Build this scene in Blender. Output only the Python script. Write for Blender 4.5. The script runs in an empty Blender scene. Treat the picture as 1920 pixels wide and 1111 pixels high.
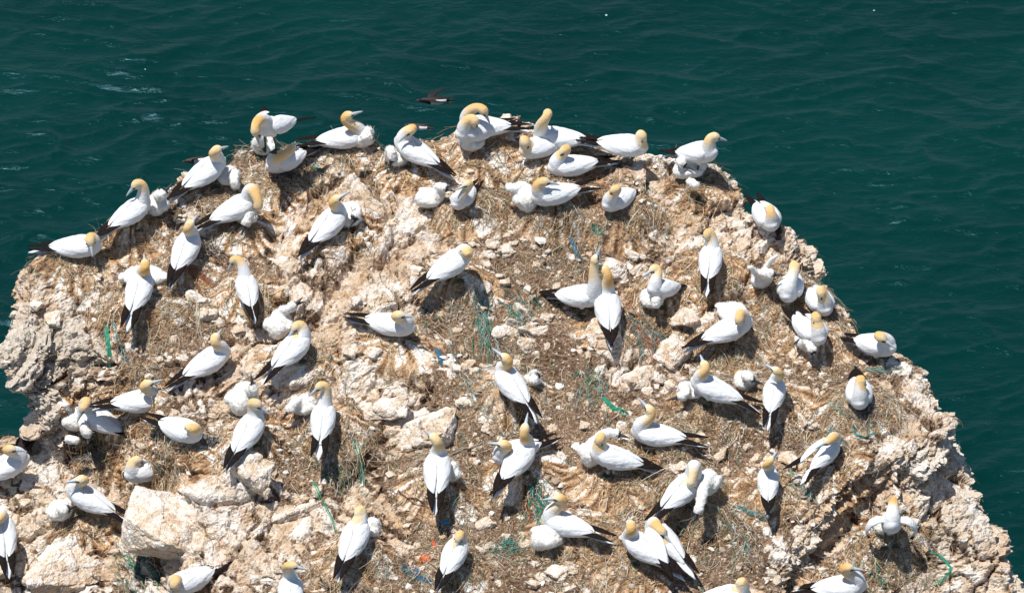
import bpy, bmesh, math, random
import numpy as np
from mathutils import Vector, Matrix

# ------------------------------------------------------------------ camera, sky, sun, exposure
scene = bpy.context.scene
COL = scene.collection
R = math.radians
PITCH = R(36.0)
DIST = 55.0
CAM = np.array([0.0, -DIST * math.cos(PITCH), DIST * math.sin(PITCH)])
FOC = 960.0 / (5.75 / DIST)                       # focal length in photograph pixels
FWD = np.array([0.0, math.cos(PITCH), -math.sin(PITCH)])
UPV = np.array([0.0, math.sin(PITCH), math.cos(PITCH)])
SEA = -45.0
cam = bpy.data.cameras.new("camera")
cam.sensor_width = 36.0
cam.lens = 18.0 / (5.75 / DIST)
cam.clip_start = 1.0
cam.clip_end = 6000.0
camo = bpy.data.objects.new("camera", cam)
camo.location = CAM
camo.rotation_euler = (R(90) - PITCH, 0, 0)
COL.objects.link(camo)
scene.camera = camo

SUN_EL, SUN_AZ = R(75.0), R(186.0)                 # azimuth measured from +X towards +Y (+Y is away from the camera)
world = bpy.data.worlds.new("World")
scene.world = world
world.use_nodes = True
wn = world.node_tree
sky = wn.nodes.new("ShaderNodeTexSky")
sky.sky_type = 'NISHITA'
sky.sun_disc = False
sky.sun_elevation = SUN_EL
sky.sun_rotation = math.pi / 2 - SUN_AZ
sky.air_density = 1.0
sky.dust_density = 0.15
sky.ozone_density = 2.5
bg = wn.nodes["Background"]
bg.inputs[1].default_value = 0.082
wn.links.new(sky.outputs[0], bg.inputs[0])
sl = bpy.data.lights.new("sun", 'SUN')
sl.energy = 4.6
sl.angle = R(0.5)
sl.color = (1.0, 0.965, 0.91)
so = bpy.data.objects.new("sun", sl)
sd_ = Vector((math.cos(SUN_EL) * math.cos(SUN_AZ), math.cos(SUN_EL) * math.sin(SUN_AZ), math.sin(SUN_EL)))
so.rotation_euler = sd_.to_track_quat('Z', 'Y').to_euler()
so.location = sd_ * 60
COL.objects.link(so)
scene.view_settings.view_transform = 'Standard'
scene.view_settings.look = 'None'
scene.view_settings.gamma = 1.0
scene.view_settings.exposure = 0.30
scene.render.engine = 'CYCLES'
scene.cycles.max_bounces = 6

# ------------------------------------------------------------------ helpers: rays, noise, meshes
def ray(u, v):
    d = FWD + (u - 960.0) / FOC * np.array([1.0, 0, 0]) + (555.5 - v) / FOC * UPV
    return d / np.linalg.norm(d)

def at_height(u, v, z):
    d = ray(u, v)
    return CAM + d * ((z - CAM[2]) / d[2])

def project(P):
    q = np.asarray(P) - CAM
    w = q @ FWD
    return 960.0 + FOC * q[..., 0] / w, 555.5 - FOC * (q @ UPV) / w

U32 = np.uint32
def hsh(ix, iy, iz, seed):
    with np.errstate(over='ignore'):
        h = ix.astype(U32) * U32(374761393) + iy.astype(U32) * U32(668265263) + iz.astype(U32) * U32(2246822519) + U32((seed * 3266489917) & 0xffffffff)
        h ^= h >> U32(15); h *= U32(2246822519); h ^= h >> U32(13); h *= U32(3266489917); h ^= h >> U32(16)
    return h
def f01(h):
    return h.astype(np.float64) * (1.0 / 4294967295.0)
def vnoise(p, seed=0):
    i = np.floor(p).astype(np.int64); f = p - i
    w = f * f * f * (f * (f * 6 - 15) + 10)
    out = 0.0
    for a in (0, 1):
        for b in (0, 1):
            for c in (0, 1):
                ww = (w[:, 0] if a else 1 - w[:, 0]) * (w[:, 1] if b else 1 - w[:, 1]) * (w[:, 2] if c else 1 - w[:, 2])
                out = out + ww * f01(hsh(i[:, 0] + a, i[:, 1] + b, i[:, 2] + c, seed))
    return out
def fbm(p, scale, octaves=4, seed=0, gain=0.5):
    s, a, t = 0.0, 1.0, 0.0
    q = p * scale
    for o in range(octaves):
        s = s + a * vnoise(q + 17.3 * o, seed + o); t += a
        a *= gain; q = q * 2.03
    return s / t
def worley(p, seed=0):
    """distance to nearest and second-nearest cell point, the nearest point's offset, and two random numbers of its cell"""
    i = np.floor(p).astype(np.int64)
    n = len(p)
    f1 = np.full(n, 9.0); f2 = np.full(n, 9.0)
    off = np.zeros((n, 3)); key = np.zeros(n, U32)
    for a in (-1, 0, 1):
        for b in (-1, 0, 1):
            for c in (-1, 0, 1):
                cx, cy, cz = i[:, 0] + a, i[:, 1] + b, i[:, 2] + c
                h = hsh(cx, cy, cz, seed)
                with np.errstate(over='ignore'):
                    jx = (h & U32(1023)).astype(np.float64) / 1023.0
                    jy = ((h >> U32(10)) & U32(1023)).astype(np.float64) / 1023.0
                    jz = ((h >> U32(20)) & U32(1023)).astype(np.float64) / 1023.0
                dx, dy, dz = p[:, 0] - cx - jx, p[:, 1] - cy - jy, p[:, 2] - cz - jz
                d = np.sqrt(dx * dx + dy * dy + dz * dz)
                near = d < f1
                f2 = np.where(near, f1, np.minimum(f2, d))
                f1 = np.where(near, d, f1)
                off[near] = np.stack([dx[near], dy[near], dz[near]], 1)
                key[near] = h[near]
    z = np.zeros(n, np.int64)
    rnd = [f01(hsh(key.astype(np.int64), z, z, s)) for s in (1, 2, 3, 4)]
    return f1, f2, off, rnd
def sstep(a, b, x):
    t = np.clip((x - a) / (b - a), 0, 1)
    return t * t * (3 - 2 * t)

def mesh_np(name, V, F, smooth=True):
    """mesh from an (n,3) array and a list of equally long faces (m,k)"""
    me = bpy.data.meshes.new(name)
    V = np.asarray(V, np.float32); F = np.asarray(F, np.int32)
    m, k = F.shape
    me.vertices.add(len(V)); me.vertices.foreach_set("co", V.ravel())
    me.loops.add(m * k); me.loops.foreach_set("vertex_index", F.ravel())
    me.polygons.add(m)
    me.polygons.foreach_set("loop_start", np.arange(0, m * k, k, dtype=np.int32))
    me.polygons.foreach_set("use_smooth", np.full(m, smooth, dtype=bool))
    me.update(calc_edges=True)
    return me
def mesh_py(name, V, F, smooth=True):
    me = bpy.data.meshes.new(name)
    me.from_pydata([tuple(map(float, v)) for v in V], [], [tuple(f) for f in F])
    me.polygons.foreach_set("use_smooth", np.full(len(me.polygons), smooth, dtype=bool))
    me.update()
    return me
def coords(me):
    a = np.empty(len(me.vertices) * 3, np.float32)
    me.vertices.foreach_get("co", a)
    return a.reshape(-1, 3).astype(np.float64)
def normals(me):
    a = np.empty(len(me.vertices) * 3, np.float32)
    me.vertex_normals.foreach_get("vector", a)
    return a.reshape(-1, 3).astype(np.float64)
def set_attr(me, name, val):
    at = me.attributes.new(name, 'FLOAT', 'POINT')
    at.data.foreach_set("value", np.asarray(val, np.float32))
def set_col(me, name, rgb):
    at = me.attributes.new(name, 'FLOAT_COLOR', 'POINT')
    c = np.ones((len(rgb), 4), np.float32); c[:, :3] = rgb
    at.data.foreach_set("color", c.ravel())
def link(name, me, mat=None, parent=None):
    o = bpy.data.objects.new(name, me)
    COL.objects.link(o)
    if mat is not None:
        me.materials.clear(); me.materials.append(mat)
    if parent is not None:
        o.parent = parent
    return o
def tag(o, label=None, cat=None, group=None, kind=None):
    if label: o["label"] = label
    if cat: o["category"] = cat
    if group: o["group"] = group
    if kind: o["kind"] = kind
    return o
def empty(name, loc, rz=0.0):
    o = bpy.data.objects.new(name, None)
    o.empty_display_size = 0.1
    o.location = loc; o.rotation_euler = (0, 0, rz)
    COL.objects.link(o)
    return o

# ------------------------------------------------------------------ materials
class NT:
    def __init__(s, name):
        s.m = bpy.data.materials.new(name); s.m.use_nodes = True
        s.t = s.m.node_tree; s.b = s.t.nodes["Principled BSDF"]
    def n(s, typ, **kw):
        o = s.t.nodes.new(typ)
        for k, v in kw.items(): setattr(o, k, v)
        return o
    def l(s, a, b): s.t.links.new(a, b)
    def coord(s, scale=(1, 1, 1)):
        tc = s.n("ShaderNodeTexCoord"); mp = s.n("ShaderNodeMapping")
        mp.inputs["Scale"].default_value = scale
        s.l(tc.outputs["Object"], mp.inputs[0]); return mp.outputs[0]
    def noise(s, vec, scale, detail=4, rough=0.55, dist=0.0):
        o = s.n("ShaderNodeTexNoise"); o.inputs["Scale"].default_value = scale; o.inputs["Detail"].default_value = detail
        o.inputs["Roughness"].default_value = rough; o.inputs["Distortion"].default_value = dist
        s.l(vec, o.inputs["Vector"]); return o.outputs["Fac"]
    def voro(s, vec, scale, feature='F1'):
        o = s.n("ShaderNodeTexVoronoi", feature=feature); o.inputs["Scale"].default_value = scale
        s.l(vec, o.inputs["Vector"]); return o
    def ramp(s, fac, stops, interp='LINEAR'):
        o = s.n("ShaderNodeValToRGB"); e = o.color_ramp.elements; o.color_ramp.interpolation = interp
        while len(e) < len(stops): e.new(0.5)
        for q, (p, c) in zip(e, stops):
            q.position = p; q.color = (*c, 1) if len(c) == 3 else c
        s.l(fac, o.inputs[0]); return o.outputs[0]
    def math(s, op, a, b=None, clamp=False):
        o = s.n("ShaderNodeMath", operation=op, use_clamp=clamp)
        for i, x in enumerate((a, b)):
            if x is None: continue
            if isinstance(x, (int, float)): o.inputs[i].default_value = x
            else: s.l(x, o.inputs[i])
        return o.outputs[0]
    def mix(s, f, a, b, mode='MIX'):
        o = s.n("ShaderNodeMix", data_type='RGBA', blend_type=mode)
        for i, x in ((0, f), (6, a), (7, b)):
            if isinstance(x, (int, float)): o.inputs[i].default_value = x
            elif isinstance(x, tuple): o.inputs[i].default_value = (*x, 1)
            else: s.l(x, o.inputs[i])
        return o.outputs[2]
    def attr(s, name, out="Fac"):
        o = s.n("ShaderNodeAttribute", attribute_name=name); return o.outputs[out]
    def bump(s, h, strength, dist, prev=None):
        o = s.n("ShaderNodeBump"); o.inputs["Strength"].default_value = strength; o.inputs["Distance"].default_value = dist
        s.l(h, o.inputs["Height"])
        if prev is not None: s.l(prev, o.inputs["Normal"])
        return o.outputs[0]
    def out(s, col=None, rough=0.9, spec=0.2, normal=None):
        if col is not None:
            if isinstance(col, tuple): s.b.inputs["Base Color"].default_value = (*col, 1)
            else: s.l(col, s.b.inputs["Base Color"])
        if isinstance(rough, (int, float)): s.b.inputs["Roughness"].default_value = rough
        else: s.l(rough, s.b.inputs["Roughness"])
        s.b.inputs["Specular IOR Level"].default_value = spec
        if normal is not None: s.l(normal, s.b.inputs["Normal"])
        return s.m

def rock_material():
    k = NT("limestone_and_guano")
    v = k.coord()
    rocky, nest, crand, streak = k.attr("rocky"), k.attr("nest"), k.attr("crand"), k.attr("streak")
    n2 = k.noise(v, 5.5, 8, 0.62); n3 = k.noise(v, 24, 6, 0.65); n4 = k.noise(v, 75, 4, 0.6)
    n1 = k.noise(v, 1.1, 5, 0.55)
    chips = k.voro(v, 30); chip2 = k.voro(v, 62)
    # bare stone: cream, whitewashed, ochre
    t = k.math('ADD', k.math('MULTIPLY', n2, 0.55), k.math('ADD', k.math('MULTIPLY', crand, 0.20), k.math('MULTIPLY', n3, 0.45)))
    stone = k.ramp(t, [(0.38, (0.16, 0.088, 0.045)), (0.47, (0.41, 0.28, 0.17)), (0.57, (0.57, 0.445, 0.32)), (0.68, (0.68, 0.59, 0.48)), (0.80, (0.75, 0.70, 0.63))])
    wash = k.ramp(k.math('ADD', k.math('MULTIPLY', k.noise(v, 3.2, 7, 0.65, 0.6), 0.75), k.math('MULTIPLY', crand, 0.25)), [(0.48, (0, 0, 0)), (0.58, (1, 1, 1))])
    stone = k.mix(k.math('MULTIPLY', wash, k.math('SUBTRACT', 0.58, k.math('MULTIPLY', k.attr("grey"), 0.45))), stone, (0.80, 0.78, 0.75))
    ochre = k.ramp(k.math('ADD', k.math('MULTIPLY', n1, 0.6), k.math('MULTIPLY', n3, 0.4)), [(0.50, (0, 0, 0)), (0.62, (1, 1, 1))])
    stone = k.mix(k.math('MULTIPLY', ochre, 0.7), stone, (0.50, 0.32, 0.17))
    grey = k.ramp(k.noise(v, 2.3, 6, 0.6), [(0.54, (0, 0, 0)), (0.66, (1, 1, 1))])
    stone = k.mix(k.math('MAXIMUM', k.math('MULTIPLY', grey, 0.35), k.math('MULTIPLY', k.attr("grey"), 0.6)), stone, (0.43, 0.395, 0.345))
    # trampled soil with bright chips
    s = k.math('ADD', k.math('MULTIPLY', n3, 0.55), k.math('MULTIPLY', n4, 0.45))
    soil = k.ramp(s, [(0.34, (0.042, 0.026, 0.017)), (0.45, (0.145, 0.092, 0.058)), (0.54, (0.28, 0.195, 0.128)), (0.65, (0.54, 0.44, 0.34))])
    sep = k.n("ShaderNodeSeparateColor"); k.l(chips.outputs["Color"], sep.inputs[0]); cm = sep.outputs[0]
    soil = k.mix(1.0, soil, k.ramp(k.noise(v, 1.7, 4, 0.6), [(0.34, (0.55, 0.50, 0.47)), (0.56, (1.0, 1.0, 1.0))]), 'MULTIPLY')
    chipm = k.math('MULTIPLY', k.math('GREATER_THAN', cm, 0.86), k.math('LESS_THAN', k.math('ADD', chips.outputs["Distance"], k.math('MULTIPLY', n4, 0.3)), 0.5))
    soil = k.mix(chipm, soil, (0.52, 0.45, 0.37))
    # guano-caked nest flanks, streaked downhill
    st = k.math('ADD', k.math('MULTIPLY', k.math('SUBTRACT', streak, 0.5), 1.15), k.math('ADD', k.math('MULTIPLY', n3, 0.35), 0.35))
    nc = k.ramp(st, [(0.30, (0.13, 0.07, 0.038)), (0.42, (0.38, 0.23, 0.125)), (0.53, (0.53, 0.35, 0.20)), (0.62, (0.66, 0.54, 0.41)), (0.72, (0.83, 0.80, 0.75))])
    rm = k.math('ADD', rocky, k.math('MULTIPLY', k.math('SUBTRACT', n2, 0.5), 0.9))
    rm = k.ramp(rm, [(0.37, (0, 0, 0)), (0.50, (1, 1, 1))])
    col = k.mix(rm, soil, stone)
    nm = k.ramp(k.math('ADD', nest, k.math('MULTIPLY', k.math('SUBTRACT', n3, 0.5), 0.7)), [(0.38, (0, 0, 0)), (0.62, (1, 1, 1))])
    col = k.mix(nm, col, nc)
    col = k.mix(0.5, col, k.ramp(n4, [(0.34, (0.42, 0.38, 0.35)), (0.62, (1.35, 1.35, 1.35))]), 'MULTIPLY')
    b = k.bump(k.math('ADD', k.math('MULTIPLY', chips.outputs["Distance"], 0.8), n3), 0.8, 0.016)
    b = k.bump(k.math('ADD', chip2.outputs["Distance"], n4), 0.7, 0.007, b)
    return k.out(col, 0.95, 0.12, b)
M_ROCK = rock_material()

def plain(name, col, rough=0.8, spec=0.3, var=0.0, scale=40, bump=0.0):
    k = NT(name)
    if var or bump:
        n = k.noise(k.coord(), scale, 5, 0.6)
        c = k.ramp(n, [(0.3, tuple(x * (1 - var) for x in col)), (0.7, tuple(min(1, x * (1 + var)) for x in col))])
        nb = k.bump(n, bump, 0.004) if bump else None
        return k.out(c, rough, spec, nb)
    return k.out(col, rough, spec)
def tinted(name, rough=0.85, spec=0.2, var=0.25, scale=60):
    k = NT(name)
    n = k.noise(k.coord(), scale, 4, 0.6)
    c = k.mix(1.0, k.attr("tint", "Color"), k.ramp(n, [(0.3, (1 - var,) * 3), (0.7, (1 + var,) * 3)]), 'MULTIPLY')
    return k.out(c, rough, spec)

# ------------------------------------------------------------------ the sea
def build_sea():
    def axis(lo, hi, step, far):
        core = list(np.arange(lo, hi + step, step)); d, a, b = step, core[0], core[-1]
        pre, post = [], []
        while a > -far or b < far:
            d *= 1.35; a -= d; b += d
            if a > -far * 1.4: pre.append(a)
            if b < far * 1.4: post.append(b)
        return np.array(pre[::-1] + core + post)
    xs = axis(-21, 21, 0.115, 3000); ys = axis(36, 84, 0.115, 3000)
    X, Y = np.meshgrid(xs, ys)
    n = X.size
    p = np.stack([X.ravel(), Y.ravel(), np.zeros(n)], 1)
    far = np.maximum(np.abs(p[:, 0]), np.abs(p[:, 1] - 60)) > 40
    warp = np.stack([fbm(p, 0.16, 3, 5) - 0.5, fbm(p, 0.16, 3, 9) - 0.5, np.zeros(n)], 1)
    q = p + warp * 3.0
    def rot(a, sx, sy):
        c, s = math.cos(a), math.sin(a)
        return np.stack([(q[:, 0] * c + q[:, 1] * s) * sx, (-q[:, 0] * s + q[:, 1] * c) * sy, np.zeros(n)], 1)
    h = 0.16 * (fbm(rot(0.25, 0.12, 0.30), 1.0, 3, 21) - 0.5)
    for a, sx, sy, amp, sd in ((-0.22, 0.42, 1.15, 0.075, 31), (0.30, 0.55, 1.5, 0.066, 41), (0.02, 1.0, 2.4, 0.026, 51)):
        r = 1 - np.abs(2 * vnoise(rot(a, sx, sy), sd) - 1)
        gate = sstep(0.30, 0.72, fbm(p, 0.16, 3, sd + 3))
        h = h + amp * (r ** 4) * (0.25 + 0.9 * gate)
    h = h + 0.022 * (fbm(rot(0.1, 1.6, 3.4), 1.0, 3, 61) - 0.5)
    h[far] *= 0.15
    V = np.stack([p[:, 0], p[:, 1], SEA + h], 1)
    nx, ny = len(xs), len(ys)
    i = (np.arange(ny - 1)[:, None] * nx + np.arange(nx - 1)[None, :]).ravel()
    F = np.stack([i, i + 1, i + nx + 1, i + nx], 1)
    k = NT("sea_water")
    v = k.coord((0.8, 1.7, 1)); n1 = k.noise(v, 1.5, 6, 0.62, 0.4); n2 = k.noise(v, 6.0, 4, 0.6, 0.3)
    b = k.bump(n1, 0.6, 0.12); b = k.bump(n2, 0.3, 0.02, b)
    big = k.noise(k.coord(), 0.12, 3, 0.5)
    c = k.ramp(big, [(0.35, (0.0, 0.0185, 0.0148)), (0.65, (0.0002, 0.0245, 0.0196))])
    # sparse flecks of foam
    fl = k.voro(k.coord(), 0.55)
    fleck = k.math('LESS_THAN', k.math('ADD', fl.outputs["Distance"], k.math('MULTIPLY', k.noise(k.coord(), 9, 3), 0.06)), 0.046)
    c = k.mix(fleck, c, (0.35, 0.45, 0.45))
    k.b.inputs["IOR"].default_value = 1.33
    k.b.inputs["Specular Tint"].default_value = (0.36, 0.72, 1.0, 1)
    m = k.out(c, 0.22, 0.42, b)
    return tag(link("sea", mesh_np("sea", V, F), m), kind="structure")
build_sea()
# ------------------------------------------------------------------ what stands where: pixels of the photograph, turned into places on the rock below
# gannet: key, pose, F foot, T tail tip, C breast or shoulder front, H head, head height, bill, label, options
# pose: st standing side-on, sb standing seen from behind, sf standing seen from the front, si sitting, sx sitting seen from behind or front
# bill: (u, v, height) of its tip or ('d', turn from the bird's heading, pitch)
GANNETS = [
 ('A1', 'si', (138, 481), (45, 464), (190, 456), (169, 451), .26, (175, 488, .10), "gannet bowed low over its bill at the bulging rock's rim", {}),
 ('A2', 'st', (246, 424), (186, 440), (273, 372), (255, 346), .52, (239, 363, .42), "gannet preening its breast on the rim beside a grey-billed standing chick", {'hc': .36, 'sc': 0.94}),
 ('A4', 'sb', (349, 506), (320, 534), (362, 438), (356, 421), .52, ('d', -10, 12), "slim gannet seen from behind, head raised, below two rim gannets", {}),
 ('A5', 'sb', (262, 585), (236, 617), (272, 508), (272, 495), .50, ('d', 20, 5), "gannet seen from behind with white chick down showing on both sides", {}),
 ('B1', 'sf', (506, 258), (530, 222), (497, 238), (479, 247), .42, (484, 262, .30), "gannet bending its golden head down to feed a black-faced chick", {'spread': 18}),
 ('B3', 'sx', (535, 326), (580, 276), (512, 306), (546, 279), .40, ('d', -150, -5), "gannet with head turned over its back, below the chick being fed", {}),
 ('B4', 'si', (634, 274), (567, 267), (680, 244), (652, 217), .44, (681, 207, .46), "gannet in profile with level bill on the rim above brown slope", {'hc': .20}),
 ('B6', 'st', (398, 347), (323, 368), (414, 296), (407, 281), .52, ('d', 10, -10), "gannet seen from behind leaning over a downy chick on the rim", {'hc': .37}),
 ('B8', 'st', (456, 424), (374, 425), (474, 372), (484, 386), .32, (478, 404, .16), "gannet arching its golden neck down over a small chick", {'hc': .34, 'up': .20}),
 ('B10', 'st', (636, 436), (556, 477), (644, 384), (630, 374), .50, (651, 361, .56), "gannet looking back over water with its black-faced chick pressed behind it", {'hc': .36}),
 ('C1', 'st', (778, 313), (852, 327), (745, 270), (769, 245), .50, (745, 267, .38), "gannet with bill tucked to its breast beside a drooping chick", {}),
 ('C3a', 'sx', (898, 282), (942, 244), (872, 262), (890, 228), .44, (896, 258, .24), "gannet sitting upon a chick, head turned back on its shoulder", {'lift': .10}),
 ('C3b', 'si', (915, 268), (952, 248), (885, 240), (913, 202), .54, (923, 220, .42), "gannet half hidden behind the one sitting upon a chick", {'lift': .06}),
 ('C4', 'si', (1036, 276), (1108, 268), (1018, 256), (1027, 213), .52, ('d', -88, -35), "gannet stretching its neck straight up on the topmost rim", {'lift': .04}),
 ('C5', 'si', (1016, 302), (1068, 264), (990, 280), (985, 274), .26, (992, 289, .14), "gannet with golden head drooped forward, in front of the stretched one", {'lift': .03}),
 ('C6', 'si', (1066, 327), (1139, 301), (1040, 309), (1058, 282), .36, (1038, 301, .25), "gannet resting its bill on its breast, nearest of the summit trio", {}),
 ('D1', 'si', (1172, 285), (1114, 266), (1196, 270), (1204, 260), .25, (1206, 279, .12), "gannet leaning its drooping golden head outward over the sea", {}),
 ('D2', 'sf', (1318, 305), (1263, 282), (1330, 286), (1340, 257), .48, ('d', 62, -28), "gannet on the outer rim above two heaped chicks, looking seaward", {}),
 ('D4', 'si', (1040, 388), (1112, 350), (1006, 368), (1020, 341), .34, ('d', 165, -15), "gannet sleeping with bill in its back beside a tall downy chick", {}),
 ('D6', 'sx', (1163, 397), (1203, 340), (1138, 380), (1152, 356), .36, (1129, 376, .20), "gannet with big bill poking its nest of green and brown weed", {'sc': 0.92}),
 ('D7', 'sx', (868, 391), (897, 335), (855, 376), (876, 345), .38, (852, 357, .34), "small gannet nibbling the dark bill of a grey chick", {'sc': 0.84}),
 ('E1', 'sx', (1441, 432), (1413, 364), (1449, 418), (1443, 392), .30, ('d', 170, -25), "gannet dozing with orange nape on its back at the cliff edge", {}),
 ('E2', 'sb', (1333, 505), (1325, 545), (1336, 452), (1326, 440), .42, ('d', 175, -65), "gannet from behind with neck folded and bill sunk between its wings", {'sc': 0.88}),
 ('E3', 'sf', (1250, 556), (1287, 520), (1222, 540), (1226, 504), .46, (1199, 522, .40), "gannet showing its long grey bill, standing over a black-faced chick", {'sc': 0.9}),
 ('E6', 'sx', (1480, 556), (1492, 512), (1478, 545), (1488, 500), .40, (1476, 534, .24), "gannet with bill hanging down beside a wing-flapping chick", {}),
 ('E7', 'sx', (1541, 586), (1513, 526), (1548, 574), (1540, 550), .36, (1549, 582, .14), "ruffled gannet facing out, bill down, upper one at the seaward edge", {}),
 ('E8', 'sx', (1536, 636), (1508, 600), (1532, 630), (1531, 597), .42, (1540, 630, .26), "gannet with fanned wing standing behind a speckled chick", {'lift': .06, 'spread': 12}),
 ('E9', 'st', (1630, 678), (1597, 640), (1664, 656), (1652, 633), .46, (1678, 651, .38), "gannet in full profile against the sea, heavy pale bill pointing down", {}),
 ('E10', 'sx', (1612, 760), (1605, 688), (1613, 752), (1615, 716), .36, (1617, 752, .16), "gannet facing the viewer, bill resting straight down its breast", {}),
 ('E11', 'st', (1372, 642), (1299, 647), (1398, 610), (1386, 599), .42, (1389, 628, .24), "gannet with bill tucked down and a dark-faced chick behind it", {'hc': .26}),
 ('E12', 'st', (1334, 750), (1418, 762), (1304, 712), (1321, 685), .50, ('d', -60, 8), "gannet seen from behind between two chicks, golden head turned away", {'hc': .34}),
 ('E14', 'sb', (1449, 750), (1442, 786), (1456, 704), (1455, 694), .50, (1436, 683, .54), "gannet seen from behind with bill aside, next to a grey chick", {'sc': 0.84}),
 ('G1', 'si', (250, 779), (178, 762), (300, 745), (276, 720), .40, (303, 711, .42), "gannet in profile with blue-grey bill level, under the shaded overhang", {}),
 ('G2', 'st', (192, 812), (268, 822), (150, 772), (157, 764), .48, (145, 787, .34), "gannet leaning its golden head over a big woolly chick", {}),
 ('G3', 'sx', (343, 846), (273, 788), (372, 828), (354, 809), .24, ('d', 170, -25), "sleeping gannet showing an orange nape, in a ring of dark weed", {}),
 ('G4', 'st', (12, 910), (-48, 905), (40, 868), (19, 842), .50, (58, 845, .48), "gannet standing in profile beyond the crevice where a black bird hides", {}),
 ('G6', 'sx', (266, 907), (341, 853), (244, 886), (262, 868), .24, ('d', 170, -25), "sleeping gannet with orange nape curled above the great cream boulder", {}),
 ('G7', 'st', (160, 978), (246, 978), (131, 925), (152, 899), .48, (113, 904, .48), "gannet with level bill standing over a chick with a black mask", {}),
 ('G8', 'sb', (8, 1040), (15, 1068), (2, 978), (-12, 975), .45, ('d', 90, 0), "gannet cut off by the frame, white back and dark tail only", {}),
 ('G9', 'si', (352, 1096), (437, 1052), (318, 1098), (328, 1096), .24, (320, 1114, .08), "gannet with head down, black wing tips raised beneath the great boulder", {}),
 ('G10', 'sb', (546, 1128), (546, 1165), (545, 1082), (548, 1060), .52, (571, 1065, .50), "gannet with bright golden cap looking aside, body cut by the frame", {'sc': 0.92}),
 ('G11', 'sb', (662, 1040), (635, 1080), (678, 968), (672, 960), .40, ('d', 170, -40), "gannet asleep seen from behind, pale head folded, chick peeping out beside", {'hc': .40}),
 ('H1', 'sb', (463, 545), (476, 584), (457, 500), (438, 488), .40, (423, 512, .24), "gannet twisting its head aside to show a dark bill", {'sc': 0.84}),
 ('H2', 'st', (402, 694), (315, 716), (425, 648), (404, 633), .50, ('d', 40, 0), "gannet from behind with bright orange head, beneath a round stone", {'hc': .34}),
 ('H3', 'sb', (562, 672), (493, 708), (574, 618), (556, 612), .42, ('d', 165, -40), "gannet preening its shoulder in front of a chick with gaping bill", {'hc': .38}),
 ('H4', 'sb', (474, 820), (433, 864), (481, 772), (481, 757), .50, (505, 775, .40), "gannet looking downhill past its shoulder, chick pointing skyward behind", {'hc': .38}),
 ('H5', 'sb', (608, 798), (594, 864), (611, 736), (600, 724), .52, (572, 747, .40), "gannet from behind bowing its bill toward a limp chick", {'hc': .38, 'sc': 0.92}),
 ('H6', 'si', (750, 640), (644, 594), (774, 614), (748, 591), .36, (778, 593, .35), "gannet sitting alone on stony ground, raised black wing tips behind", {}),
 ('H7', 'st', (858, 523), (774, 544), (878, 478), (874, 472), .46, ('d', 75, -20), "lone gannet with buff head turned away above a frayed rope tuft", {'hc': .30}),
 ('H8', 'sb', (948, 738), (1003, 776), (938, 682), (948, 671), .50, (934, 660, .54), "lone gannet from behind on a brown slope, pale buff head", {'hc': .36}),
 ('J1', 'st', (1080, 606), (1003, 521), (1127, 562), (1117, 484), .74, (1127, 456, .92), "gannet pointing its bill at the sky with neck fully stretched", {'hc': .32, 'hT': .26}),
 ('J2', 'sb', (1140, 606), (1148, 656), (1136, 534), (1134, 506), .60, ('d', 30, 10), "gannet standing breast to breast with the one pointing skyward", {'hc': .40}),
 ('K1', 'sb', (824, 920), (816, 960), (822, 838), (814, 820), .54, ('d', 35, -5), "slim gannet from behind below the angular grey boulder", {'hc': .40}),
 ('K2', 'sb', (984, 884), (920, 930), (996, 820), (984, 804), .54, ('d', 20, 40), "gannet from behind, bill tipped up, overlapping its mate", {'hc': .40}),
 ('K3', 'si', (975, 862), (1045, 818), (930, 854), (944, 833), .34, (908, 828, .34), "gannet mostly hidden behind its mate, long bill stretched out level", {}),
 ('K4', 'si', (1076, 994), (1140, 1006), (1026, 960), (1049, 934), .42, (1011, 935, .42), "gannet in profile above a fat woolly chick in teal netting", {'hc': .20}),
 ('K5', 'sb', (848, 1066), (830, 1088), (861, 1010), (861, 1007), .36, ('d', 175, -50), "plump gannet asleep with an orange crown, among scraps of red plastic", {'sc': .88}),
 ('L1', 'st', (1147, 898), (1240, 880), (1112, 862), (1125, 824), .46, (1118, 855, .28), "gannet in profile with bill lowered, chick looking out behind it", {'hc': .22}),
 ('L2', 'si', (1228, 824), (1300, 824), (1200, 792), (1218, 768), .42, (1202, 750, .50), "off-white gannet from behind near a knot of bright green rope", {'hc': .24}),
 ('L3', 'st', (1288, 932), (1236, 962), (1302, 884), (1296, 905), .34, (1288, 930, .16), "gannet with neck arched down beside a chick hanging its head", {'hc': .40, 'up': .24}),
 ('L4', 'st', (1188, 1054), (1280, 1076), (1174, 1000), (1183, 984), .48, ('d', -50, -5), "gannet from behind in front of its preening mate", {'hc': .36}),
 ('L5', 'st', (1246, 1032), (1288, 1062), (1224, 980), (1240, 995), .34, ('d', 190, -35), "gannet preening a lifted ruffled wing behind its mate", {'hc': .38, 'spread': 22}),
 ('L6', 'si', (1360, 1122), (1292, 1130), (1390, 1108), (1386, 1100), .24, (1384, 1118, .1), "gannet with head lowered, only its upper back inside the frame", {}),
 ('M1', 'sb', (1440, 918), (1440, 950), (1441, 872), (1444, 863), .46, (1455, 848, .50), "short gannet from behind with pale head, standing by blue twine", {'sc': 0.8}),
 ('M2', 'sb', (1556, 876), (1522, 884), (1560, 822), (1552, 827), .38, ('d', 150, -20), "dishevelled gannet preening with one wing half open", {'spread': 15, 'hc': .36, 'sc': .84}),
 ('M3', 'sf', (1674, 996), (1668, 958), (1672, 988), (1676, 946), .44, (1675, 980, .28), "gannet with both wings drooped open sheltering a tiny chick", {'armwing': 1, 'lift': .05}),
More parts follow.
